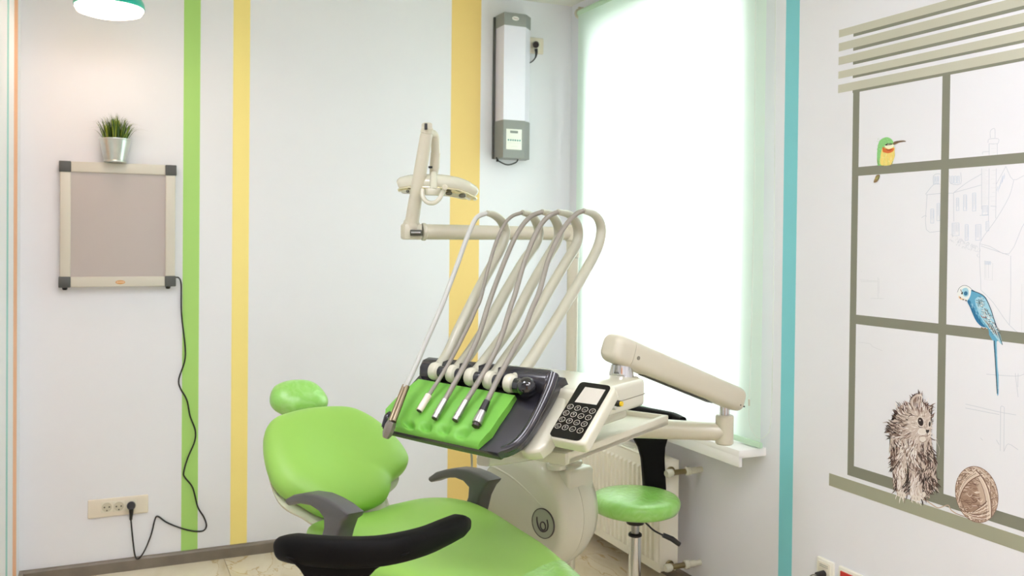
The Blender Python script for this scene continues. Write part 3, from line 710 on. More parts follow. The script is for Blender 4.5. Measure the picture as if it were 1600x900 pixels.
obj('handle_knob', cyl(B(), dep(695, 293, 3.02), dep(695, 293, 2.945), .0095, bev=.002), cream_pl, lamp)

# ------------------------------------------------------------------ delivery unit
HU = cv(.829, -.559); HVv = cv(.559, .829); HO = dep(665, 570, 2.6)
def hp3(a, c, z): return Vector((HO.x, HO.y, 0))+HU*a+HVv*c+ZV*z
T38 = math.radians(38); TS_ = -HVv*math.cos(T38)-ZV*math.sin(T38); TN = HU.cross(TS_).normalized()
if TN.z < 0: TN = -TN
def tr3(a, b_, h=0): return HO+HU*a+TS_*b_+TN*h
def trp(px, py, h=0): return onP(px, py, HO+TN*h, TN)
HM = Matrix(((HU.x, HVv.x, 0, HO.x), (HU.y, HVv.y, 0, HO.y), (0, 0, 1, 0), (0, 0, 0, 1)))
TM = Matrix(((HU.x, TS_.x, TN.x, HO.x), (HU.y, TS_.y, TN.y, HO.y), (HU.z, TS_.z, TN.z, HO.z), (0, 0, 0, 1)))
du = thing('delivery_unit', 'white dental instrument delivery unit on a spring arm, with hoses over a green pad', 'delivery unit', hp3(.3, .15, .87))
b = box(B(), (.05, .0, .985), (.548, .30, 1.062), .012, 4, HM)
hs = obj('housing', b, white_pl, du)
obj('housing_seam', box(B(), (.049, -.001, 1.018), (.549, .301, 1.0195), 0, 2, HM), M('seam_grey', (130, 126, 110), .6), hs)
obj('housing_base', box(B(), (.09, .02, .945), (.50, .29, .99), .012, 4, HM), white_pl, du)
# side cheek joining the tray to the housing
b = B()
ck = [trp(871, 612, -.032), trp(884, 618, -.032), trp(879, 640, -.032), trp(868, 672, -.032), trp(855, 692, -.032), trp(842, 702, -.032), trp(822, 704, -.032), trp(812, 700, -.032)]
prism(b, [p-TN*.04 for p in ck], TN*.035, .008, 3); obj('side_cheek', b, white_pl, du)
# lower tray table with raised rim
b = B(); tz = .895
tb = [(.10, -.01), (.455, -.012), (.475, .01), (.475, .605), (.455, .625), (.10, .625)]
prism(b, [hp3(x, y, tz-.028) for x, y in tb], ZV*.018, .004, 2)
for a0, a1 in (((.457, 0), (.475, .62)), ((.10, -.012), (.475, .006)), ((.10, .61), (.475, .625)), ((.10, 0), (.118, .62))):
    box(b, (a0[0], a0[1], tz-.028), (a1[0], a1[1], tz+.004), .004, 2, HM)
obj('tray_table', b, M('matt_white_plastic', (214, 210, 190), .5), du)
b = B(); tube(b, [dep(755, 719, 2.44), dep(790, 716, 2.55), dep(840, 708, 2.72), dep(880, 700, 2.9)], .019, prof=[(x, y*.8) for x, y in rrect(2, 2, .5)], up=ZV)
obj('support_beam', b, white_pl, du)
b = B(); 
top1 = hp3(.36, .45, tz-.02)
for c in (c1, c2): cyl(b, Vector((c.x, c.y, c.z)), Vector((c.x, c.y, tz-.02 if c is c1 else .80)), .0235, seg=24)
obj('pivot_stub', b, white_pl, du)
obj('supply_hose', tube(B(), [hp3(.06, .1, .97), dep(736, 660, 2.9), dep(735, 690, 3.15), dep(737, 715, 3.25), dep(738, 745, 3.33), dep(743, 775, 3.36), dep(752, 820, 3.36), DC+DA*.2-ZV*.12], .004, seg=8), hose_l, du, label='thin grey supply hose')
# lower arm and elbow post
eP = dep(1132, 668, 3.0); lowz = dep(1132, 675, 3.0).z
piv = Vector((c2.x, c2.y, lowz))
b = tube(B(), [Vector((piv.x, piv.y, lowz+.005)), Vector((eP.x, eP.y, lowz))], [.038, .029], seg=28, smooth=False); cyl(b, Vector((piv.x, piv.y, lowz-.05)), Vector((piv.x, piv.y, lowz+.045)), .042, bev=.006)
obj('lower_arm', b, cream_pl, du)
bz0, bz1 = dep(1132, 694, 3.0).z, dep(1132, 648, 3.0).z
obj('elbow_post', cyl(B(), Vector((eP.x, eP.y, bz0)), Vector((eP.x, eP.y, bz1)), .0295, seg=40, bev=.004), cream_pl, du)
obj('elbow_pin', cyl(B(), Vector((eP.x, eP.y, bz1-.004)), Vector((eP.x, eP.y, bz1+.05)), .0165, seg=28, bev=.003), chrome, du)
# spring arm
sL = dep(957, 543, 2.66); sR = dep(1148, 623, 3.0)
sd = (sR-sL).normalized(); sx = sd.cross(ZV).normalized(); sz = sx.cross(sd).normalized()
ssec = [(x, y) for x, y in rrect(.078, .085, .026, 6)]
def spr(P0, P1, s0, s1, e0=0, e1=0):
    b = B(); Q = []; N_ = 8; L = (P1-P0).length
    for k in range(N_+1 if e0 else 1): Q.append((0+e0*(1-math.cos(math.pi/2*k/N_)) if e0 else 0, s0*(.55+.45*math.sin(math.pi/2*k/N_)) if e0 else s0))
    for k in range(N_, -1, -1) if e1 else [0]: Q.append((L-(e1*(1-math.cos(math.pi/2*k/N_)) if e1 else 0), s1*(.55+.45*math.sin(math.pi/2*k/N_)) if e1 else s1))
    rings = []
    for t, s in Q: rings.append([b.verts.new(P0+sd*t+(sx*x+sz*y)*s) for x, y in ssec])
    for A, C_ in zip(rings, rings[1:]):
        for k in range(len(ssec)): b.faces.new([A[k], A[(k+1) % len(ssec)], C_[(k+1) % len(ssec)], C_[k]])
    b.faces.new(rings[0]); b.faces.new(rings[-1]); bmesh.ops.recalc_face_normals(b, faces=b.faces); return b
capL = sL+sd*.055
sa = obj('spring_arm', spr(capL+sd*.0015, sR+sd*.022, 1.0, .93, 0, .03), cream_pl, du, sharp=50)
obj('spring_arm_cap', spr(sL-sd*.018, capL, 1.0, 1.0, .03, 0), cream_pl, sa, sharp=50)
obj('spring_arm_slot', prism(B(), [capL+sd*(.09+t)+sx*q-sz*.0425 for t, q in ((0, -.014), (.33, -.014), (.33, .014), (0, .014))], -sz*.002), M('slot_dark', (60, 62, 50), .4), sa)
# side of the arm towards the camera
sn = sx if sx.dot(C0-sL) > 0 else -sx
for t, h in ((.075, -.006), ):
    obj('screw_cap', cyl(B(), sL+sd*t+sn*.038+sz*h, sL+sd*t+sn*.0405+sz*h, .006, seg=16), M('seam_grey', (130, 126, 110), .6), sa)
for t in (.012, -.008):
    obj('rivet', cyl(B(), sR+sd*t+sn*.033-sz*.018, sR+sd*t+sn*.0367-sz*.018, .0025, seg=10), M('slot_dark', (60, 62, 50), .4), sa)
# cone mount under the spring arm
mc = dep(971, 572, 2.69); mt = Vector((mc.x, mc.y, 0))
zb_ = 1.02
b = lathe(B(), [(0, zb_), (.036, zb_), (.036, mc.z-.02), (.030, mc.z+.006), (0, mc.z+.006)], mt, ZV, 40); obj('mount_cone', b, chrome, du)
obj('mount_neck', cyl(B(), mt+ZV*(mc.z+.0), mt+ZV*(mc.z+.04), .021, seg=28), M('neck_grey', (168, 176, 164), .4), du)
q = (mt-Vector((HO.x, HO.y, 0))); a_, c_ = q.dot(HU), q.dot(HVv)
obj('mount_lug', box(B(), (a_-.045, .28, .99), (a_+.045, c_+.04, 1.045), .012, 3, HM), white_pl, du)
# instrument tray
to = [(.03, -.012), (.425, -.012), (.447, .008), (.452, .10), (.446, .19), (.43, .228), (.40, .252), (.36, .258), (.04, .243), (.008, .236), (-.006, .215), (-.004, .12), (.008, .02)]
TO = []
Pp = [Vector((x, y, 0)) for x, y in to]; TO = [(v.x, v.y) for v in catmull(Pp+[Pp[0]], 3)[:-1]]
b = B(); prism(b, [tr3(x, y, -.026) for x, y in TO], TN*.026, .006, 3)
itr = obj('instrument_tray', b, grey_tr, du, sharp=50)
# back hood that carries the holders
hsec = [(0, -.03), (.004, .012), (-.012, .03), (-.034, .036), (-.055, .026), (-.06, -.03)]
b = B(); prism(b, [tr3(.012, .048+x, y) for x, y in hsec], HU*.425, .010, 4); obj('holder_hood', b, grey_tr, itr, sharp=50)
# right cheek of the tray: raised wing
b = tube(B(), [tr3(.436, .002, .018), tr3(.441, .05, .010), tr3(.442, .12, .002), tr3(.438, .18, -.004), tr3(.424, .22, -.008), tr3(.398, .242, -.010)], [.016, .014, .012, .012, .012, .011], seg=12)
obj('tray_wing', b, grey_tr, itr, sharp=60)

# green silicone mat
mTL, mTR = (657, 598), (808, 624); NA, NB_ = 110, 44
def tco(px, py, h=0): q = trp(px, py, h)-HO; return q.dot(HU), q.dot(TS_)
eL_ = [tco(*p) for p in ((657, 598), (630, 622), (607, 647), (606, 662), (616, 674))]
eR_ = [tco(*p) for p in ((808, 624), (797, 643), (781, 666), (770, 684), (748, 703))]
def lerpl(Lq, t):
    t *= len(Lq)-1; i = min(int(t), len(Lq)-2); f = t-i; return (Lq[i][0]*(1-f)+Lq[i+1][0]*f, Lq[i][1]*(1-f)+Lq[i+1][1]*f)
b = B(); gr = []
for j in range(NB_+1):
    t = j/NB_; l0 = lerpl(eL_, t); r0 = lerpl(eR_, t); row = []
    for i in range(NA+1):
        s = i/NA; a = l0[0]*(1-s)+r0[0]*s; c = l0[1]*(1-s)+r0[1]*s
        h = .015+.006*math.sin(math.pi*min(1, t*1.15))
        for sk_ in (.04, .235, .415, .60, .79):
            d_ = s-sk_+.02*(t-.8); g_ = math.exp(-(d_/.045)**2)
            h -= .0045*g_*min(1, t/.2)*(1 if t < .75 else max(0, (.95-t)/.2)); 
            h -= .015*math.exp(-(d_/.052)**4)*math.exp(-((t-.83)/.085)**2)
        h += .006*math.exp(-((t-.80)/.16)**2)
        if t > .92: h = h+(.007-h)*((t-.92)/.08)**1.6
        row.append(b.verts.new(tr3(a, c, max(.004, h))))
    gr.append(row)
for j in range(NB_):
    for i in range(NA): b.faces.new([gr[j][i], gr[j][i+1], gr[j+1][i+1], gr[j+1][i]])
bd = [gr[0][i] for i in range(NA+1)]+[gr[j][NA] for j in range(1, NB_+1)]+[gr[NB_][i] for i in range(NA-1, -1, -1)]+[gr[j][0] for j in range(NB_-1, 0, -1)]
lo = [b.verts.new(v.co-TN*((v.co-HO).dot(TN)-.001)) for v in bd]
for k in range(len(bd)): b.faces.new([bd[k], bd[(k+1) % len(bd)], lo[(k+1) % len(bd)], lo[k]])
bmesh.ops.recalc_face_normals(b, faces=b.faces)
obj('silicone_pad', b, green_s, itr, label='bright green grooved silicone pad', sharp=60)
# whip arms, their holders, hoses and couplings
ARMS = [
 dict(c=(681, 580), arm=[(700, 553), (717, 515), (746, 456), (771, 410), (785, 383), (789.5, 362), (784, 346), (773, 336.5), (761, 333)],
      hose=[(761, 333), (746, 339), (737, 354), (727, 378), (715, 412), (700, 452), (688, 483), (666, 533), (647, 577), (633, 606)], end=None, hm=1),
 dict(c=(708, 584), arm=[(733, 553), (759, 512), (790, 456), (817, 410), (836, 383), (842, 364), (838, 347), (830, 337), (816, 332)],
      hose=[(816, 332), (800, 338), (788, 351), (776, 376), (764, 415), (751, 466), (743, 484), (730, 513), (699, 572), (669, 619)], end=(655, 642), col='white'),
 dict(c=(737, 589), arm=[(764, 556), (798, 508), (827, 452), (851, 410), (870, 378), (873, 361), (869, 346), (860, 335), (847, 331)],
      hose=[(847, 331), (830, 338), (815, 354), (800, 381), (783, 422), (764, 473), (747, 527), (724, 574), (694, 627)], end=(679, 654), col='steel'),
 dict(c=(766, 594), arm=[(790, 562), (825, 512), (856, 457), (884, 410), (900, 383), (903.5, 364), (900, 348), (890, 336), (872, 331)],
      hose=[(872, 331), (856, 339), (842, 356), (830, 381), (817, 417), (805, 459), (797, 482), (781, 533), (761, 574), (727, 629)], end=(711, 657), col='steel'),
 dict(c=(798, 599), arm=[(822, 574), (856, 521), (883, 477), (911, 430), (932, 391), (939, 365), (937, 347), (928, 335), (912, 329.5)],
      hose=[(912, 329.5), (901, 334), (886, 349), (871, 373), (856, 408), (843, 455), (831, 483), (815, 523), (780, 588), (760, 629)], end=(745, 662), col='black')]
for i, A in enumerate(ARMS):
    hc = trp(*A['c'], .026); pts = [onP(x, y, hc, HU) for x, y in A['arm']]
    b = tube(B(), [hc+(pts[0]-hc)*.2]+pts, [.0155, .0165, .0160, .0155, .0155, .0155, .0155, .0145, .012, .0082], seg=18)
    wa = obj('whip_arm', b, whip_m, du)
    b = lathe(B(), [(0, -.0155), (.017, -.0155), (.0235, -.0105), (.0262, 0), (.0235, .0105), (.017, .0155), (0, .0155)], hc, HU, 32)
    obj('arm_wheel', b, white_pl, wa)
    b = lathe(B(), [(0, 0), (.016, 0), (.0165, .004), (.0165, .02), (.014, .024), (0, .024)], hc+HU*.0145, HU, 24)
    obj('wheel_hub', b, grey_tr, wa)
    D0 = depth_of(pts[-1]); hz = A['hose']; last = A['end'] or (602, 684)
    endP = trp(*last, .032 if A['end'] else .03); D1 = depth_of(endP)
    ys = [p[1] for p in hz]; tot = last[1]-hz[0][1]
    HP = [dep(x, y, D0+(D1-D0)*((y-hz[0][1])/tot)) for x, y in hz]
    for k in range(1, 3): HP[k] = HP[k]
    r = [.0055]+[.0056]*(len(HP)-1) if i == 1 else [.0068]+[.0074]*(len(HP)-1)
    hb = obj('hose', tube(B(), HP, r, seg=12), hose_l if i == 0 else hose_g, wa)
    if A['end']:
        d = (endP-HP[-1]); dn = d.normalized(); s0 = HP[-1]-dn*.004
        if A['col'] == 'white': obj('coupling', cyl(B(), s0, endP, .0092, seg=20, bev=.001), M('coupling_white', (226, 214, 200), .35), wa); rr = .0092
        elif A['col'] == 'steel':
            b = cyl(B(), s0, endP-d*.25, .0088, .0098, seg=24); cyl(b, endP-d*.25, endP-d*.18, .0088); cyl(b, endP-d*.18, endP, .0095, seg=24, bev=.001); obj('coupling', b, steel, wa); rr = .0095
        else:
            mid = HP[-1]+d*.42; obj('coupling_sleeve', cyl(B(), s0, mid, .0088, .0105, seg=20), black_pl, wa)
            obj('coupling', cyl(B(), mid, endP, .0105, .0135, seg=24, bev=.001), steel, wa); rr = .0125
        obj('coupling_mouth', cyl(B(), endP, endP+dn*(.009 if A['col'] == 'black' else .0012), rr*.8, seg=20), M('mouth_dark', (50, 34, 32), .4), wa)
    else:
        h0 = HP[-1]; h1 = dep(612.5, 659, depth_of(HP[-1])+.0)
        h1 = dep(612.5, 659, D1-.0); d = (h1-h0).normalized(); sdv = d.cross(TN).normalized()*.0048
        b = B(); cyl(b, h0-d*.008+sdv, h1+sdv, .0068, .0074, seg=16); cyl(b, h0-d*.004-sdv, h1-sdv, .0068, .0074, seg=16); obj('syringe_body', b, M('nickelled_syringe', (152, 138, 116), .3, metal=1), wa)
        e = dep(602.5, 684, D1); d2 = (e-h1)
        b = tube(B(), [h1-d2*.02, h1+d2*.25, h1+d2*.75, e], [.0115, .0145, .0135, .0085], seg=6, smooth=False); obj('syringe_nozzle', b, M('syringe_grey', (150, 146, 138), .3, metal=.6), wa)
# little cradle at the left tray corner and round knob at the right
b = tube(B(), [trp(600, 668, .0), trp(606, 652, .012), trp(612, 645, .006)], [.008, .011, .008], seg=12); obj('cradle', b, grey_tr, itr)
kc = trp(823, 605, .030); b = B(); bmesh.ops.create_icosphere(b, subdivisions=4, radius=.0262, matrix=Matrix.Translation(kc)); cyl(b, kc-HU*.034, kc-HU*.01, .0185, .0195)
obj('ball_knob', b, M('black_gloss', (22, 22, 26), .1, coat=.8), itr, sharp=50)
# keypad
ka0, kb0 = tco(907.5, 596.5, .0); ka1 = ka0+.0925; kb1 = kb0+.190
KM = TM
def rquad(px, r, off=(0, 0, 0, 0), n=5):
    q = [Vector((*tco(*p), 0)) for p in px]; c = sum(q, Vector())/4; out = []
    for i in range(4):
        p, a, z = q[i], (q[i-1]-q[i]).normalized(), (q[(i+1) % 4]-q[i]).normalized()
        for k in range(n+1):
            t = k/n; out.append(p+a*r*(1-t)**2+z*r*t**2)
    return [(v.x, v.y) for v in out]
KQ = [(907.2, 596), (956, 602.8), (906, 689), (857, 680.5)]
b = prism(B(), [tr3(x, y, -.038) for x, y in rquad([(906, 594.5), (964, 602), (913, 694), (856, 683)], .016)], TN*.036, .008, 4)
kp = obj('control_panel', b, white_pl, du)
b = B(); prism(b, [tr3(x, y, -.0025) for x, y in rquad(KQ, .014)], TN*.003, .0005, 1)
obj('glass_face', b, M('black_glass', (9, 8, 9), .05, spec=.4), kp)
W_, H_ = ka1-ka0, kb1-kb0
b = B(); sc = [(.20, .075), (.90, .075), (.90, .335), (.20, .335)]
sc = [tco(*p, .001) for p in ((914.5, 604.5), (946, 609), (932, 632.5), (898, 628))]
prism(b, [tr3(x, y, .0004) for x, y in sc], TN*.0006); obj('screen', b, M('lcd_screen', (196, 192, 180), .2, coat=.6), kp)
km = M('key_print', (176, 172, 160), .4)
k00 = tco(891.2, 635.2, .001); k30 = tco(925.7, 642.3, .001); k03 = tco(871.8, 665.3, .001); k33 = tco(906.3, 672.7, .001)
for r_ in range(4):
    for c_ in range(4):
        s, t = c_/3, r_/3
        x = (k00[0]*(1-s)+k30[0]*s)*(1-t)+(k03[0]*(1-s)+k33[0]*s)*t; y = (k00[1]*(1-s)+k30[1]*s)*(1-t)+(k03[1]*(1-s)+k33[1]*s)*t
        p = tr3(x, y, .0004); R_ = .0084
        o = obj('key', lathe(B(), [(R_*.84, 0), (R_, 0), (R_, .0006), (R_*.84, .0006), (R_*.84, 0)], p, TN, 24), km, kp)
        b = B(); rk = random.Random(r_*4+c_); kind = (r_*4+c_) % 4
        if kind == 0: tube(b, [p+TN*.0004+HU*R_*.38*math.cos(q)+TS_*R_*.38*math.sin(q) for q in [k*math.pi/4 for k in range(7)]], .0005, seg=5)
        elif kind == 1: tube(b, [p+TN*.0004-TS_*R_*.4, p+TN*.0004+TS_*R_*.4], .0006, seg=5, smooth=False); tube(b, [p+TN*.0004-HU*R_*.35-TS_*R_*.1, p+TN*.0004-TS_*R_*.45, p+TN*.0004+HU*R_*.35-TS_*R_*.1], .0005, seg=5, smooth=False)
        elif kind == 2: tube(b, [p+TN*.0004-HU*R_*.4+TS_*R_*.3, p+TN*.0004, p+TN*.0004+HU*R_*.4+TS_*R_*.3], .0006, seg=5, smooth=False)
        else: tube(b, [p+TN*.0004+HU*R_*.3-TS_*R_*.35, p+TN*.0004-HU*R_*.3, p+TN*.0004+HU*R_*.3+TS_*R_*.35], .0006, seg=5, smooth=False)
        obj('key_symbol', b, km, kp)
# adjusting knobs on the side of the housing
kn = onP(962, 630, hp3(.548, .1, 1.0), HU)
b = cyl(B(), kn-HU*.004, kn+HU*.012, .0035, seg=12); obj('knob_shaft', b, steel, du)
kk = dep(968, 629.5, depth_of(kn)); b = cyl(B(), kn+HU*.0, kn+HU*.014, .0095, .008, seg=18); obj('adjusting_knob', b, black_pl, du)
obj('adjusting_knob_cap', cyl(B(), kn+HU*.014, kn+HU*.020, .0065, seg=16), M('yellow_plastic', (224, 190, 30), .4), du)
kn2 = onP(957, 637, hp3(.548, .07, 1.0), HU)
obj('small_knob', cyl(B(), kn2-HU*.004, kn2+HU*.012, .006, .005, seg=14, bev=.001), M('clear_grey', (190, 190, 182), .2), du)

# ------------------------------------------------------------------ stools
def stool(label, ctr, seat_z, dirv, seat_mat, bar_px, barD, rad=.17, film=False):
    """ctr: seat centre on the floor plan; dirv: direction from the seat centre to the backrest"""
    t = thing('stool', label, 'stool', ctr)
    c = Vector((ctr.x, ctr.y, 0)); side = dirv.cross(ZV).normalized()
    st_ = seat_z; h = .062
    obj('seat', lathe(B(), [(0, 0), (rad*.86, 0), (rad*.94, .006), (rad*.985, .02), (rad, .034), (rad*.985, .046), (rad*.93, .056), (rad*.8, .062), (rad*.4, .064), (0, .064)], c+ZV*(st_-.064), ZV, 56), seat_mat, t, label='film-wrapped seat' if film else None, sharp=60)
    obj('seat_plate', cyl(B(), c+ZV*(st_-.074), c+ZV*(st_-.063), rad*.62, rad*.8, seg=32), black_pl, t)
    b = B(); lathe(b, [(0, 0), (.033, 0), (.044, .03), (.044, .042), (0, .042)], c+ZV*(st_-.112), ZV, 24); obj('gas_lift_head', b, black_pl, t)
    obj('gas_lift', cyl(B(), c+ZV*(st_-.19), c+ZV*(st_-.105), .0145, seg=24), steel, t)
    obj('lift_collar', cyl(B(), c+ZV*(st_-.162), c+ZV*(st_-.148), .026, seg=24, bev=.004), black_pl, t)
    obj('column', cyl(B(), c+ZV*.085, c+ZV*(st_-.16), .0235, seg=28), chrome, t)
    for k in range(5):
        a = 2*math.pi*k/5+.3; d = Vector((math.cos(a), math.sin(a), 0))
        leg = obj('leg', tube(B(), [c+ZV*.115+d*.02, c+ZV*.105+d*.1, c+ZV*.078+d*.22], [.019, .016, .012], seg=12), chrome, t)
        w = c+d*.22; q = d.cross(ZV)
        b = cyl(B(), w-q*.017+ZV*.026, w-q*.004+ZV*.026, .026, seg=20, bev=.003); cyl(b, w+q*.004+ZV*.026, w+q*.017+ZV*.026, .026, seg=20, bev=.003); cyl(b, w-q*.012+ZV*.026, w+q*.012+ZV*.026, .006); cyl(b, w+ZV*.03, w+ZV*.08, .006)
        obj('castor', b, black_pl, leg)
    b = cyl(B(), c+ZV*.075, c+ZV*.13, .03, seg=24, bev=.005); obj('hub', b, chrome, t)
    return t, c, side

# far green stool by the radiator
sc_ = onZ(993, 778, .47)
far_dir = cv(.35, .94).normalized()
t, c, side = stool('green cushioned stool with black backrest in front of the radiator', Vector((sc_.x, sc_.y, 0)), .485, far_dir, film_m, None, None, rad=.169, film=True)
# lever
b = tube(B(), [dep(1004, 812, 3.4), dep(1012, 820, 3.4), dep(1022, 829, 3.4), dep(1037, 837, 3.4)], .0035, seg=8); lv = obj('lift_lever', b, black_pl, t)
obj('lever_grip', tube(B(), [dep(1036, 836, 3.4), dep(1050, 842, 3.4), dep(1062, 851, 3.4)], [.009, .0105, .009], seg=12, smooth=False), black_pl, lv)
# upright web
def web(px, P, n, th, parent, name='backrest_upright', bev=.006):
    pts = [onP(x, y, P, n) for x, y in px]; obj(name, prism(B(), [p-n*th/2 for p in pts], n*th, bev, 3), black_pu, parent)
nw = cv(.25, -.97).normalized()
web([(983, 676), (1046, 676), (1042, 684), (1038, 698), (1037, 716), (1038, 740), (1040, 772), (1036, 790), (1008, 790), (1006, 772), (1004, 740), (1002, 716), (997, 698), (990, 686)], dep(1020, 740, 3.66), nw, .03, t)
bar = [dep(930, 636, 3.76), dep(950, 637, 3.74), dep(985, 641, 3.70), dep(1020, 647, 3.66), dep(1050, 652, 3.60), dep(1067, 657, 3.52)]
bs = rrect(2, 2, .8, 5)
b = tube(B(), bar, [.026, .034, .036, .036, .032, .022], prof=[(x*.7, y*.62) for x, y in bs], up=ZV, n=6); obj('backrest_bar', b, black_pu, t, sharp=60)
b = prism(B(), [onP(x, y, dep(1020, 740, 3.66), nw)-nw*.015 for x, y in ((975, 655), (1052, 660), (1046, 678), (983, 678))], nw*.03, .004); obj('backrest_neck', b, black_pu, t)
# bracket under the seat to the upright
p0 = onP(1022, 786, dep(1020, 740, 3.66), nw)
obj('backrest_bracket', tube(B(), [c+ZV*.405, Vector((p0.x, p0.y, .40)), p0+ZV*.02], [.012, .012, .012], seg=8, smooth=False), black_pl, t)

# near black stool: only its curved armrest back shows
nc = cv(-.34, 2.16)
t, c, side = stool('black stool with a long curved armrest back in the foreground', nc, .48, cv(.1, -1), M('black_vinyl', (30, 29, 30), .4, coat=.2), None, None, rad=.165)
bp = [(437, 857, 1.99, .5), (444, 856, 1.975, .85), (462, 857, 1.95, 1), (500, 861, 1.92, 1.02), (545, 863, 1.91, 1.02), (590, 861, 1.92, 1.0), (630, 854, 1.95, .99), (665, 844, 2.0, .96), (695, 831, 2.06, .93), (715, 822, 2.12, .88), (727, 819, 2.17, .55)]
prof = rrect(2, 2, .75, 6)
b = tube(B(), [dep(x, y, d) for x, y, d, s in bp], [.0305*s for x, y, d, s in bp], prof=[(x*.9, y) for x, y in prof], up=ZV, n=6)
obj('armrest_bar', b, black_pu, t, sharp=60)
nw = cv(0, -1)
webp = [(448, 868), (640, 862), (625, 869), (605, 876), (588, 887), (573, 903), (560, 930), (556, 990), (556, 1060), (500, 1060), (498, 990), (494, 930), (481, 903), (470, 886), (460, 876)]
pts = [onP(x, y, dep(540, 870, 1.93), nw) for x, y in webp]
obj('armrest_upright', prism(B(), [p-nw*.016 for p in pts], nw*.032, .008, 3), black_pu, t)
p0 = onP(528, 1040, dep(540, 870, 1.93), nw)
obj('backrest_bracket', tube(B(), [c+ZV*.405, Vector((p0.x, p0.y, .40)), p0+ZV*.06], [.014, .014, .014], seg=8, smooth=False), black_pl, t)

# ------------------------------------------------------------------ sockets low on the right wall
def rsocket(px0, py0, px1, label, red):
    p = onX(px0, py0); q = onX(px1, 895); ya, yb = q.y, p.y; zt = p.z
    t = thing('wall_socket', label, 'socket', (XR, (ya+yb)/2, zt-.085))
    obj('face_plate', bx((XR-.012, ya, zt-.083), (XR, yb, zt), .003, 3), M('socket_white', (236, 234, 222), .35), t)
    ym_ = (ya+yb)/2
    if red:
        o = obj('insert', bx((XR-.016, ya+.012, zt-.07), (XR-.009, yb-.012, zt-.012), .002), M('socket_red', (196, 48, 40), .35), t)
        obj('socket_well', cyl(B(), Vector((XR-.0155, ym_, zt-.041)), Vector((XR-.0168, ym_, zt-.041)), .019, seg=24), M('socket_dark_red', (90, 16, 14), .4), o)
    else:
        o = obj('insert', bx((XR-.015, ya+.01, zt-.07), (XR-.009, yb-.01, zt-.01), .002), M('socket_insert', (226, 220, 202), .35), t)
        b = B()
        for r_ in range(2):
            for k in range(6): box(b, (XR-.0158, ya+.019+k*.0065, zt-.020-r_*.006), (XR-.0148, ya+.023+k*.0065, zt-.0168-r_*.006))
        obj('label_print', b, M('label_print_grey', (160, 160, 148), .5), o)
        pk = Vector((XR-.016, ym_-.004, zt-.046))
        pg = obj('connector', cyl(B(), pk, pk+Vector((-.035, 0, 0)), .012, .010, seg=14, bev=.002), black_pl, label='black plug in the white network socket low on the right wall', cat='plug')
        obj('lead', tube(B(), [pk+Vector((-.03, 0, 0)), pk+Vector((-.05, .01, -.005)), pk+Vector((-.05, .03, -.06)), pk+Vector((-.01, .03, -.2)), pk+Vector((-.004, .03, -.33))], .003, seg=8), M('grey_lead', (120, 120, 108), .5), pg)
    return t
rsocket(1280, 868, 1305, 'white socket with a black plug low on the right wall', False)
rsocket(1314, 883, 1360, 'red centred wall socket low on the right wall', True)

# ------------------------------------------------------------------ painted window mural on the right wall
mur = thing('wall_mural', 'painted mural of a grey window with kitten, yarn ball and birds on the right wall', 'mural', (XR, 1.6, .66))
WREF = (224, 225, 217)
def paint(name, rgb, ref=WREF, al=.79):
    n = 'mural_'+name
    if n in MATS: return MATS[n]
    m = M(n, (128, 128, 128), .6); c = [max(0, min(.9, al*a/b)) for a, b in zip(lin(rgb), lin(ref))]
    m.node_tree.nodes['Principled BSDF'].inputs['Base Color'].default_value = (*c, 1); return m
def wz(px, py): return onX(px, py).z
def wy(px, py): return onX(px, py).y
YE = .55
def mrect(b, ya, yb, za, zb, e): # from y ya..yb, z za..zb, e = paint thickness
    box(b, (XR-e, min(ya, yb), min(za, zb)), (XR+.002, max(ya, yb), max(za, zb)))
slat_m = paint('slat', (188, 188, 164)); shade_m = paint('slat_shadow', (128, 130, 110)); fr_m = paint('frame', (126, 127, 108))
sy = wy(1310.5, 100); sy2 = wy(1333, 100)
for (t0, t1, t2) in ((47.3, 58.9, 57.6), (68, 80.5, 79.6), (89.5, 101.8, 101.2), (111.9, 123.1, 122.2), (132.8, 145.5, 145.2)):
    za, zb = wz(1310.5, t0), wz(1310.5, t1); zs = wz(1333, t2)
    o = obj('painted_slat', (lambda b: (mrect(b, sy, YE, za, zb, .0008), b)[1])(B()), slat_m, mur, smooth=False)
    obj('painted_slat_shadow', (lambda b: (mrect(b, sy2, YE, zb+.001, zs, .0006), b)[1])(B()), shade_m, mur, smooth=False)
zA = wz(1310.5, 145.5); 
y0m, y1m = wy(1332.5, 200), wy(1342.3, 200); m0, m1 = wy(1471.5, 200), wy(1483.6, 200)
zt0, zt1 = wz(1341.5, 261.1), wz(1340, 274.9); zm0, zm1 = wz(1337.5, 491.7), wz(1337, 506.1); zb0, zb1 = wz(1332.8, 727.8), wz(1321.5, 741)
per = y0m-m0; sw = y0m-y1m
for ya, yc in ((y0m, y1m), (m0, m1), (m0-per, m1-per)):
    b = B(); mrect(b, ya, yc, zA, zb1, .0005); obj('painted_mullion', b, fr_m, mur, smooth=False)
for za, zb in ((zt0, zt1), (zm0, zm1), (zb0, zb1)):
    b = B(); mrect(b, y1m, m1-per, za, zb, .00052); obj('painted_crossbar', b, fr_m, mur, smooth=False)
b = B(); mrect(b, wy(1295.7, 750), YE, wz(1296, 739.2), wz(1295.5, 758.3), .0007); obj('painted_sill', b, paint('sill', (148, 148, 122), (214, 213, 204)), mur, smooth=False)

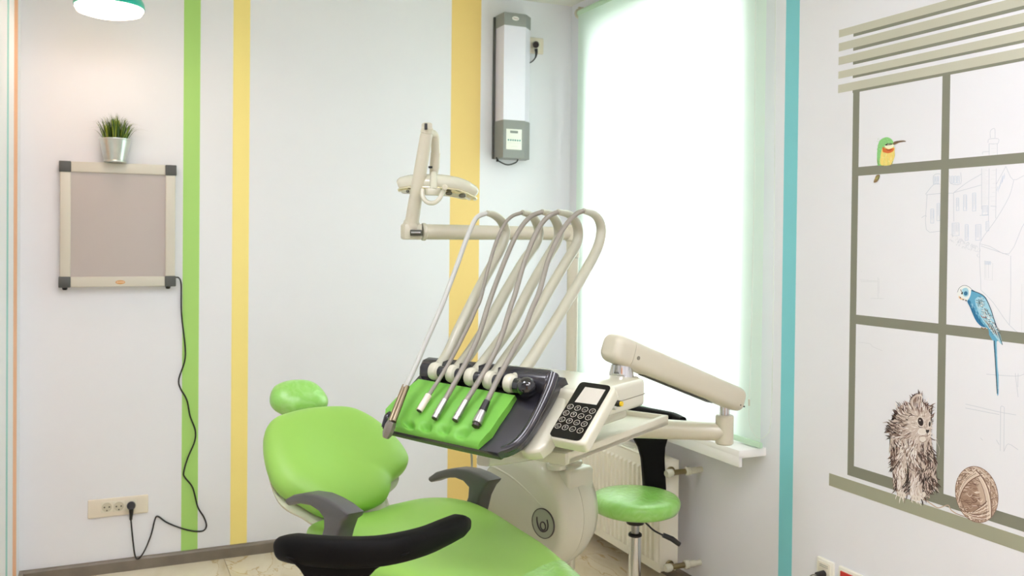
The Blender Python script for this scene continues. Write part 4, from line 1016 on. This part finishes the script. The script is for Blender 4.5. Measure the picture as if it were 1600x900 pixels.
# artwork: flat strokes and patches of paint, drawn in photo coordinates on the wall plane
class Art:
    def __init__(s, z=2, ox=0, oy=0, sc=1): s.b = B(); s.m = []; s.z = z; s.ox, s.oy, s.sc = ox, oy, sc; s.n = 0
    def P(s, x, y, e): return onX(s.ox+x/s.sc, s.oy+y/s.sc, XR-(.0009 if s.z else .00015)-e)
    def mi(s, m):
        if m not in s.m: s.m.append(m)
        return s.m.index(m)
    def e(s): s.n += 1; return s.z*.00005+s.n*.0000003
    def poly(s, pts, m, smooth=0):
        if smooth:
            V = [Vector((x, y, 0)) for x, y in pts]; N = len(V); Q = []
            for i in range(N):
                a, b_, c, d = V[i-1], V[i], V[(i+1) % N], V[(i+2) % N]
                for j in range(smooth):
                    t = j/smooth; Q.append(.5*((2*b_)+(c-a)*t+(2*a-5*b_+4*c-d)*t*t+(3*b_-a-3*c+d)*t**3))
            pts = [(v.x, v.y) for v in Q]
        e = s.e(); vs = [s.b.verts.new(s.P(x, y, e)) for x, y in pts]
        f = s.b.faces.new(vs); f.material_index = s.mi(m)
        bmesh.ops.triangulate(s.b, faces=[f], ngon_method='EAR_CLIP')
    def ell(s, cx, cy, rx, ry, m, rot=0, n=24):
        c_, s_ = math.cos(rot), math.sin(rot)
        s.poly([(cx+rx*math.cos(t)*c_-ry*math.sin(t)*s_, cy+rx*math.cos(t)*s_+ry*math.sin(t)*c_) for t in [2*math.pi*k/n for k in range(n)]], m)
    def line(s, pts, w, m, taper=False, n=3):
        V = catmull([Vector((x, y, 0)) for x, y in pts], n) if len(pts) > 2 else [Vector((x, y, 0)) for x, y in pts]
        if len(pts) == 2: V = [V[0], (V[0]+V[1])/2, V[1]]
        e = s.e(); L = []; k = s.mi(m)
        for i, p in enumerate(V):
            t = (V[min(i+1, len(V)-1)]-V[max(i-1, 0)]); t = t.normalized() if t.length else Vector((1, 0, 0))
            nn = Vector((-t.y, t.x, 0)); u = i/(len(V)-1); ww = w/2*((1-u)**.7*.9+.1 if taper == 1 else math.sin(math.pi*min(1, u*.9+.08)) if taper == 2 else 1)
            L.append((s.b.verts.new(s.P(p.x+nn.x*ww, p.y+nn.y*ww, e)), s.b.verts.new(s.P(p.x-nn.x*ww, p.y-nn.y*ww, e))))
        for (a, b_), (c, d) in zip(L, L[1:]):
            f = s.b.faces.new([a, b_, d, c]); f.material_index = k
    def done(s, name, label=None):
        return obj(name, s.b, s.m, mur, label=label, smooth=False)
def inside(x, y, P):
    c = False; j = len(P)-1
    for i in range(len(P)):
        if (P[i][1] > y) != (P[j][1] > y) and x < (P[j][0]-P[i][0])*(y-P[i][1])/(P[j][1]-P[i][1])+P[i][0]: c = not c
        j = i
    return c

# pale pencil townscape behind the painted bars
sk = Art(0, 1440, 190, 4.094); pc_ = paint('pencil', (182, 187, 190), (210, 210, 204)); pf = paint('pencil_faint', (194, 197, 196), (210, 210, 204)); pb2 = paint('pencil_blue', (172, 184, 194), (210, 210, 204))
L_ = sk.line
for pts in ([(440, 105), (440, 60), (468, 45), (470, 105)], [(425, 135), (432, 112), (490, 110), (492, 132), (480, 142), (430, 142)], [(432, 142), (432, 215)], [(484, 142), (484, 215)], [(390, 210), (392, 195), (430, 192)], [(432, 300), (428, 640)], [(478, 300), (474, 620)],
            [(384, 300), (384, 560)], [(205, 455), (290, 390), (384, 335)], [(205, 455), (384, 405)], [(205, 455), (206, 640)], [(540, 290), (585, 372), (655, 345)], [(590, 375), (560, 480), (480, 620), (400, 730), (372, 780)], [(478, 400), (540, 285)],
            [(372, 782), (440, 800), (560, 845), (640, 680), (665, 640)], [(378, 795), (560, 855)], [(372, 780), (372, 900), (378, 1010), (380, 1080)], [(570, 858), (570, 1120), (562, 1300)], [(382, 1080), (460, 1160), (560, 1300), (680, 1400)],
            [(25, 465), (75, 405), (120, 400)], [(28, 468), (120, 460), (205, 458)], [(35, 468), (30, 690), (120, 700)], [(75, 402), (75, 350), (95, 335), (120, 335)], [(180, 345), (185, 395), (250, 398), (250, 325)], [(0, 615), (20, 602), (32, 606)], [(372, 600), (430, 595)], [(480, 545), (440, 540)]):
    L_(pts, 3.2, pc_, n=3)
rk = random.Random(5)
for (x, y, w, h) in ((222, 490, 16, 80), (268, 470, 20, 100), (325, 458, 22, 115), (195, 650, 45, 80), (278, 660, 20, 100), (345, 660, 36, 100), (58, 560, 20, 90), (98, 525, 18, 110), (388, 540, 36, 60), (188, 350, 14, 44), (208, 350, 14, 44), (228, 350, 14, 44), (80, 352, 10, 46), (98, 352, 10, 46), (412, 640, 18, 60)):
    L_([(x, y), (x+w, y-2)], 2.2, pb2); L_([(x, y+h), (x+w, y+h-2)], 2.2, pb2); L_([(x, y), (x, y+h)], 2.2, pb2); L_([(x+w, y), (x+w, y+h)], 2.2, pb2)
    for k in range(int(w/5)): L_([(x+3+k*5, y+4), (x+3+k*5+rk.uniform(-1, 1), y+h-4-rk.uniform(0, h*.3))], 1.6, pb2 if k % 2 else pf)
for k in range(26):
    y = 305+k*9.5; L_([(386, y), (386+rk.uniform(20, 42), y-1)], 1.5, pf)
for k in range(16):
    y = 145+k*28; 
    if not 215 < y < 295: L_([(440+rk.uniform(-4, 20), y), (462+rk.uniform(0, 16), y-2)], 1.6, pf)
for k in range(20):
    x = 480+rk.uniform(0, 50); y = 450-(x-480)*2.2+rk.uniform(-10, 25); L_([(x, y), (x+4, y-25)], 1.6, pb2)
for k in range(60):
    x = 180+rk.random()*190; y = 745+(x-180)*.45+rk.uniform(-25, 30); r = rk.uniform(4, 11); a = rk.uniform(0, 6)
    L_([(x+r*math.cos(a+q), y+r*math.sin(a+q)) for q in (0, 1.1, 2.2, 3.3)], 1.8, pf if k % 2 else pc_, n=3)
x0_, y0_ = 470, 935
for q in ([(402, 890), (404, 1010), (452, 1018), (455, 905), (402, 890)], [(410, 905), (412, 1000), (428, 1003), (428, 905)], [(640, 1420), (642, 1040), (680, 1050)]): L_(q, 2.4, pf, n=1)
for k in range(10): L_([(405+k*4, 893), (406+k*4, 915)], 2, pb2)
sk.done('pencil_townscape', 'faint blue-grey pencil drawing of town houses')['kind'] = 'stuff'
sk = Art(0, 1280, 580, 3.216); L_ = sk.line
for q in ([(735, 165), (800, 180), (905, 205), (990, 220)], [(735, 185), (905, 218)], [(912, 180), (918, 175), (928, 180)], [(912, 180), (910, 400)], [(930, 180), (928, 405)], [(890, 345), (905, 370)], [(930, 400), (950, 365), (1000, 395)], [(810, 335), (822, 348)], [(840, 15), (985, 25), (1029, 15)], [(985, 10), (1000, 130)], [(1000, 12), (998, 80)]): L_(q, 2.4, pc_, n=3)
L_([(-5+260-240+200, -500), (330-120, -500)], 2, pf)
sk.done('pencil_fence', 'faint pencil drawing of fence posts')['kind'] = 'stuff'
sk = Art(0, 1280, 360, 3.75); L_ = sk.line
for q in ([(240, 290), (340, 296)], [(245, 300), (340, 302)], [(343, 275), (345, 400)], [(350, 280), (350, 370)], [(300, 398), (380, 400)], [(230, 655), (300, 665), (310, 680), (370, 705)]): L_(q, 2.2, pf, n=2)
sk.done('pencil_strokes')['kind'] = 'stuff'

# kitten
kt = Art(2, 1380, 600, 3.915)
KC = {k: paint('kitten_'+k, v, (205, 203, 194)) for k, v in dict(base=(184, 168, 152), light=(216, 208, 196), mid=(120, 95, 80), dark=(66, 46, 40), ink=(38, 26, 24), cream=(206, 196, 180), pink=(190, 160, 146)).items()}
sil = [(238, 58), (200, 62), (172, 88), (160, 128), (112, 128), (76, 160), (82, 208), (42, 232), (36, 300), (45, 350), (38, 405), (52, 470), (58, 540), (62, 630), (82, 652), (84, 682), (130, 692), (160, 672), (172, 706), (215, 716), (262, 694), (308, 655), (332, 600), (322, 555), (332, 480), (312, 430), (298, 370), (292, 300), (300, 240), (290, 180), (300, 152), (278, 134), (240, 108)]
kt.poly(sil, KC['base'])
rk = random.Random(11)
leg1 = [(82, 500), (110, 470), (135, 520), (140, 690), (85, 685)]; leg2 = [(165, 560), (205, 520), (235, 600), (240, 700), (172, 706)]; chest = [(120, 350), (180, 330), (205, 400), (190, 520), (150, 560), (115, 470)]
face = [(150, 200), (205, 175), (290, 185), (296, 300), (275, 350), (230, 358), (180, 320)]
def flow(x, y):
    if y < 330:
        dx, dy = x-235, y-255; d = math.hypot(dx, dy)+1; a = math.atan2(dy, dx)
        return a+.25*math.sin(y*.05)+(.25 if x < 150 else 0)
    return math.pi/2+.42*math.sin(y*.028+x*.02)+(x-190)*-.0016
for k in range(1600):
    x, y = rk.uniform(30, 335), rk.uniform(55, 715)
    if not inside(x, y, sil): continue
    if inside(x, y, leg1) or inside(x, y, leg2): cs = ['light']*6+['cream']*2+['mid']
    elif inside(x, y, chest): cs = ['light']*3+['mid']*2+['base', 'dark']
    elif inside(x, y, face): cs = ['light']*5+['cream', 'base', 'base', 'mid']
    elif x < 108: cs = ['dark']*5+['mid']*2+['ink', 'ink', 'light']
    elif x > 215 and y > 370: cs = ['dark']*6+['ink']*3+['mid', 'base']
    elif 135 < x < 170 and y > 480: cs = ['ink', 'dark']
    else: cs = ['dark', 'dark', 'mid', 'mid', 'base', 'light']
    a = flow(x, y)+rk.gauss(0, .22); ln = rk.uniform(20, 52)*(.5 if inside(x, y, face) else 1); w = rk.uniform(3, 7)*(.55 if inside(x, y, face) else 1)
    bend = rk.uniform(-.5, .5); x2, y2 = x+ln*.5*math.cos(a), y+ln*.5*math.sin(a)
    kt.line([(x, y), (x2, y2), (x2+ln*.5*math.cos(a+bend), y2+ln*.5*math.sin(a+bend))], w, KC[rk.choice(cs)], taper=2, n=2)
for k in range(150): # fur tips along the outline
    i = rk.randrange(len(sil)); t = rk.random(); a_, b_ = sil[i-1], sil[i]; x, y = a_[0]*(1-t)+b_[0]*t, a_[1]*(1-t)+b_[1]*t
    if y > 670: continue
    a = math.atan2(y-380, (x-190)*2.2); a = a if y < 330 else (math.pi*.62 if x < 180 else math.pi*.36); ln = rk.uniform(8, 17)
    kt.line([(x-5*math.cos(a), y-5*math.sin(a)), (x+ln*math.cos(a), y+ln*math.sin(a)*.9)], rk.uniform(2, 4), KC[rk.choice(['dark', 'mid', 'ink', 'base'])], taper=1)
kt.poly([(172, 128), (170, 100), (190, 72), (238, 58), (212, 80), (200, 130), (186, 140)], KC['base'], 2); kt.poly([(182, 130), (184, 98), (206, 76), (200, 110), (196, 134)], KC['mid'], 2)
kt.line([(162, 128), (164, 100), (185, 70), (215, 56), (246, 58)], 5, KC['dark'], 2); kt.line([(205, 70), (235, 75), (232, 118)], 9, KC['cream'], 2)
for k in range(7): kt.line([(184+k*5, 140), (180+k*5+rk.uniform(-4, 4), 96+k*3)], 3, KC['ink'] if k % 2 else KC['light'], 1)
kt.line([(262, 135), (290, 132), (322, 148)], 4, KC['dark'], 2); kt.line([(245, 108), (262, 135), (280, 160), (288, 180)], 12, KC['dark'], 2)
for k in range(8): kt.line([(240+k*6, 112+k*6), (246+k*5, 150+k*5)], 3, KC['mid'] if k % 2 else KC['light'], 1)
kt.line([(150, 205), (170, 190), (205, 198)], 5, KC['dark'], 2); kt.line([(215, 200), (222, 170), (218, 140)], 4, KC['mid'], 2)
kt.ell(229, 232, 22, 33, KC['cream'], -.25); kt.ell(229, 231, 17, 27, KC['dark'], -.25); kt.ell(229, 231, 12, 21, KC['ink'], -.25); kt.ell(225, 223, 4, 5, KC['cream'])
kt.line([(212, 250), (225, 265), (245, 262)], 4, KC['ink'], 2)
kt.ell(283, 244, 9, 22, KC['cream'], .05); kt.ell(284, 245, 6, 16, KC['ink'], .05)
kt.ell(238, 292, 27, 20, KC['light']); kt.ell(240, 290, 23, 16, KC['cream']); kt.ell(242, 338, 19, 18, KC['cream']); kt.ell(280, 306, 13, 18, KC['cream'])
kt.poly([(260, 280), (282, 280), (280, 294), (270, 302), (262, 294)], KC['ink']); kt.line([(270, 300), (271, 318)], 3, KC['ink']); kt.line([(220, 322), (245, 318), (271, 318), (286, 308)], 3.5, KC['mid'])
kt.line([(224, 350), (242, 358), (262, 348)], 3, KC['mid'])
for q in ([(250, 255), (262, 280)], [(262, 225), (268, 275)]): kt.line(q, 3, KC['mid'], 2)
for q in ([(225, 298), (180, 330), (165, 370)], [(228, 305), (200, 345), (190, 420), (188, 520)], [(235, 308), (215, 360), (205, 440)], [(295, 300), (325, 350), (345, 400), (338, 450)], [(292, 290), (325, 330), (335, 360)]): kt.line(q, 2, KC['cream'], 1)
for x, y in ((98, 672), (112, 678), (126, 680), (184, 692), (200, 700), (218, 700), (248, 676)): kt.ell(x, y, 12, 17, KC['cream']); kt.line([(x-8, y+8), (x-10, y-6)], 2.5, KC['mid'])
kt.line([(148, 480), (152, 560), (148, 650)], 10, KC['ink'], 2)
kt.done('painted_kitten', 'painted fluffy brown tabby kitten')
# yarn ball with its trailing thread
yb = Art(2, 1380, 600, 3.915)
YC = {k: paint('yarn_'+k, v, (200, 198, 186)) for k, v in dict(base=(172, 150, 126), light=(206, 192, 170), dark=(98, 72, 56), mid=(140, 114, 92)).items()}
yb.line([(238, 700), (262, 712), (300, 738), (335, 758), (370, 748), (398, 742), (415, 770), (445, 792)], 6, YC['base']); yb.line([(445, 792), (490, 808), (545, 822)], 4, YC['mid'])
CX, CY_, RX, RY = 572, 676, 130, 176; rot = -.22
def yl(u, v): # unit disc to ball
    x, y = u*RX, v*RY; return (CX+x*math.cos(rot)-y*math.sin(rot), CY_+x*math.sin(rot)*1.0+y*math.cos(rot))
yb.poly([yl(math.cos(t), math.sin(t)) for t in [k*math.pi/20 for k in range(40)]], YC['base'])
rk = random.Random(4)
def arc(pu, pv, pw, w, m, tp=0): # quadratic arc in disc coordinates
    q = []
    for k in range(9):
        t = k/8; u = (1-t)**2*pu[0]+2*t*(1-t)*pv[0]+t*t*pw[0]; v = (1-t)**2*pu[1]+2*t*(1-t)*pv[1]+t*t*pw[1]
        d = math.hypot(u, v); s = 1/d*.985 if d > .985 else 1; q.append(yl(u*s, v*s))
    yb.line(q, w, m, tp, n=1)
for k in range(80):
    a = rk.uniform(0, 6.28); c0 = (math.cos(a)*.98, math.sin(a)*.98); c1_ = (math.cos(a+1.7)*.98, math.sin(a+1.7)*.98); f = rk.uniform(.2, 1.1)
    arc(c0, (math.cos(a+.85)*f, math.sin(a+.85)*f), c1_, rk.uniform(2, 4), YC[rk.choice(['dark', 'mid', 'light', 'mid'])])
yb.poly([yl(-.62+.5*math.cos(t)*.9+.3, .02+.62*math.sin(t)) for t in [k*math.pi/12 for k in range(24)]], YC['mid'])
for k in range(70): # dark inner windings
    u = -.32+rk.uniform(-.42, .42); v = .02+rk.uniform(-.5, .5); arc((u-.12, v-.1), (u, v+rk.uniform(-.15, .2)), (u+.16, v-.05), rk.uniform(2.5, 5), YC[rk.choice(['dark', 'dark', 'base', 'light', 'mid'])], 2)
for off in range(9): # wide outer bands
    d = off*.026
    arc((-.97+d*.3, .35-d), (-.75+d, -.75+d), (.35, -.80+d*.9), 5.5, YC[('light', 'base', 'light', 'dark', 'light', 'base', 'light', 'base', 'dark')[off]])
    arc((.0+d, -.9+d*.3), (.75-.1+d, -.2), (.18+d*1.3, .93-d*.2), 5.5, YC[('dark', 'light', 'base', 'light', 'base', 'light', 'light', 'base', 'dark')[off]])
    arc((.1+d*1.2, -.97), (.85+d*.2, -.6+d), (.97, .2-d), 5, YC[('light', 'base', 'light', 'mid', 'light', 'base', 'light', 'dark', 'base')[off]])
for k in range(9): arc((-.8+k*.05, .5+k*.01), (-.2+k*.02, .98-k*.06), (.4, .86-k*.07), 4.5, YC[('light', 'mid', 'light', 'dark', 'base')[k % 5]])
for k in range(60):
    s = rk.random(); arc((-.95+s*1.1, -.3-s*.5), (-.93+s*1.1, -.34-s*.5), (-.9+s*1.12, -.42-s*.42), 2.5, YC['mid'], 2)
for k in range(40): a = 2*math.pi*k/40; arc((math.cos(a), math.sin(a)), (math.cos(a+.09), math.sin(a+.09)), (math.cos(a+.17), math.sin(a+.17)), 3, YC['dark'])
yb.done('painted_yarn_ball', 'painted ball of tan yarn')
# bee-eater
be = Art(2, 1350, 200, 9.0)
def pp(n, c): return paint('bird_'+n, c, (214, 214, 206))
g1, g2, g3 = pp('green', (128, 190, 112)), pp('green_dark', (86, 150, 84)), pp('green_pale', (168, 214, 146)); yl1, yl2 = pp('yellow', (236, 204, 110)), pp('yellow_pale', (240, 222, 156)); org = pp('orange', (204, 104, 44)); rd = pp('rust', (160, 62, 34)); ink = pp('ink', (48, 38, 30)); brn = pp('brown', (122, 98, 66)); crm = pp('cream', (238, 226, 190))
be.poly([(190, 515), (182, 400), (195, 250), (225, 175), (275, 140), (330, 130), (385, 155), (412, 195), (420, 235), (425, 300), (435, 380), (415, 450), (385, 510), (300, 530), (215, 528)], g1, 3)
be.poly([(232, 515), (225, 430), (245, 330), (270, 280), (420, 270), (428, 330), (430, 400), (405, 470), (380, 515), (300, 530)], yl1, 3)
be.poly([(262, 262), (300, 290), (350, 300), (415, 280), (420, 310), (390, 340), (340, 355), (290, 345), (262, 330)], org, 2); be.poly([(300, 285), (350, 305), (400, 292), (370, 318), (330, 318)], rd, 2)
be.poly([(285, 250), (330, 240), (410, 230), (418, 262), (370, 290), (320, 285)], crm, 2); be.poly([(290, 245), (330, 215), (372, 215), (412, 222), (380, 238), (330, 245)], ink, 2)
be.ell(345, 232, 13, 9, crm); be.ell(346, 232, 8, 7, ink)
be.poly([(408, 215), (430, 190), (500, 178), (560, 175), (592, 188), (560, 195), (500, 205), (440, 232), (415, 236)], brn, 2); be.line([(415, 220), (480, 198), (588, 190)], 6, ink); be.line([(430, 195), (500, 180), (570, 180)], 5, ink)
rk = random.Random(9)
for k in range(150):
    x, y = rk.uniform(185, 405), rk.uniform(140, 515)
    if x < 240 or y < 225: be.line([(x, y), (x+rk.uniform(-3, 3), y+rk.uniform(12, 26))], rk.uniform(3, 6), rk.choice([g2, g3, g1, g3]), 2)
    elif y > 350 and x > 245: be.line([(x, min(y, 490)), (x+rk.uniform(-3, 3), min(y, 490)+22)], rk.uniform(3, 6), rk.choice([yl2, yl1, yl2, org if y < 380 else yl2]), 2)
be.line([(190, 430), (196, 490), (215, 520)], 9, brn, 2); be.line([(405, 470), (385, 510)], 5, brn)
be.poly([(175, 662), (222, 658), (218, 700), (185, 755), (145, 770), (134, 755), (155, 705)], brn, 2)
for k in range(6): be.line([(185+k*7, 668), (150+k*8, 755-k*5)], 5, [yl1, ink, g2][k % 3], 2)
for x in (262, 370): be.line([(x-14, 528), (x, 540), (x+12, 526)], 8, brn)
be.done('painted_bee_eater', 'painted green and yellow bee-eater with long dark beak')
# budgerigar
bu = Art(2, 1480, 430, 4.5)
c1b, c2b, c3b, c4b = pp('blue', (88, 154, 178)), pp('blue_deep', (38, 108, 144)), pp('blue_pale', (150, 194, 202)), pp('white', (214, 218, 208)); nk = pp('navy', (40, 60, 74)); pk = pp('beak', (214, 182, 140))
bu.poly([(325, 440), (350, 440), (346, 560), (360, 700), (360, 835), (350, 835), (342, 700), (332, 560)], c1b, 2); bu.line([(330, 450), (338, 600), (352, 832)], 6, nk); bu.line([(345, 450), (352, 640), (357, 800)], 4, c3b)
bu.poly([(140, 175), (165, 105), (205, 118), (245, 140), (280, 175), (305, 230), (325, 290), (345, 350), (358, 410), (350, 465), (325, 450), (300, 405), (280, 370), (240, 360), (205, 325), (180, 275), (160, 225)], c1b, 3)
bu.poly([(142, 182), (162, 180), (200, 260), (240, 330), (270, 362), (240, 360), (205, 325), (180, 275), (160, 225)], c2b, 2)
bu.poly([(72, 120), (85, 90), (115, 72), (150, 80), (168, 105), (160, 150), (140, 178), (110, 172), (85, 160), (70, 142)], c4b, 3)
bu.poly([(195, 170), (235, 150), (265, 165), (295, 215), (315, 270), (340, 350), (372, 420), (388, 490), (350, 450), (300, 380), (250, 320), (215, 250)], c3b, 2)
bu.poly([(105, 100), (135, 88), (150, 110), (150, 140), (130, 152), (112, 140)], c3b, 2); bu.ell(130, 128, 13, 15, c2b)
bu.ell(104, 128, 6, 7, ink); bu.line([(95, 100), (100, 115), (112, 122)], 4, nk); bu.poly([(82, 145), (92, 150), (110, 172), (96, 172), (80, 158)], pk); bu.line([(84, 150), (100, 162), (125, 172), (140, 180)], 4, pk)
for x, y in ((92, 158), (112, 172), (132, 178)): bu.ell(x, y, 4, 5, nk)
bu.line([(72, 120), (85, 90), (115, 72), (150, 80), (185, 110), (240, 135)], 2.5, nk)
bu.line([(170, 108), (220, 125), (262, 150), (285, 190), (310, 250), (325, 300), (350, 370), (388, 490)], 5, nk)
rk = random.Random(2)
for k in range(170):
    t = rk.random(); x = 215+t*125+rk.uniform(-22, 26); y = 165+t*235+rk.uniform(-22, 16)
    bu.line([(x-9, y-4), (x, y+2), (x+12, y-3)] if k % 2 else [(x, y), (x+14, y+26)], 3.2, rk.choice([nk, c4b, nk, c4b, ink]), 2)
for k in range(12): bu.line([(250+k*8, 300+k*6), (300+k*7, 370+k*9)], 4, [nk, c4b, ink][k % 3], 2)
for k in range(40):
    t = rk.random(); x = 150+t*90+rk.uniform(0, 25); y = 190+t*140+rk.uniform(-20, 8); bu.line([(x, y), (x+6, y+18)], 4, rk.choice([c1b, c3b, c1b, c2b]), 2)
bu.line([(232, 275), (252, 298), (285, 290)], 5, rd, 2); bu.line([(238, 368), (258, 378), (272, 370)], 7, brn)
bu.poly([(290, 375), (315, 420), (335, 460), (318, 458), (295, 420)], c1b)
bu.done('painted_budgerigar', 'painted blue budgerigar with long tail')
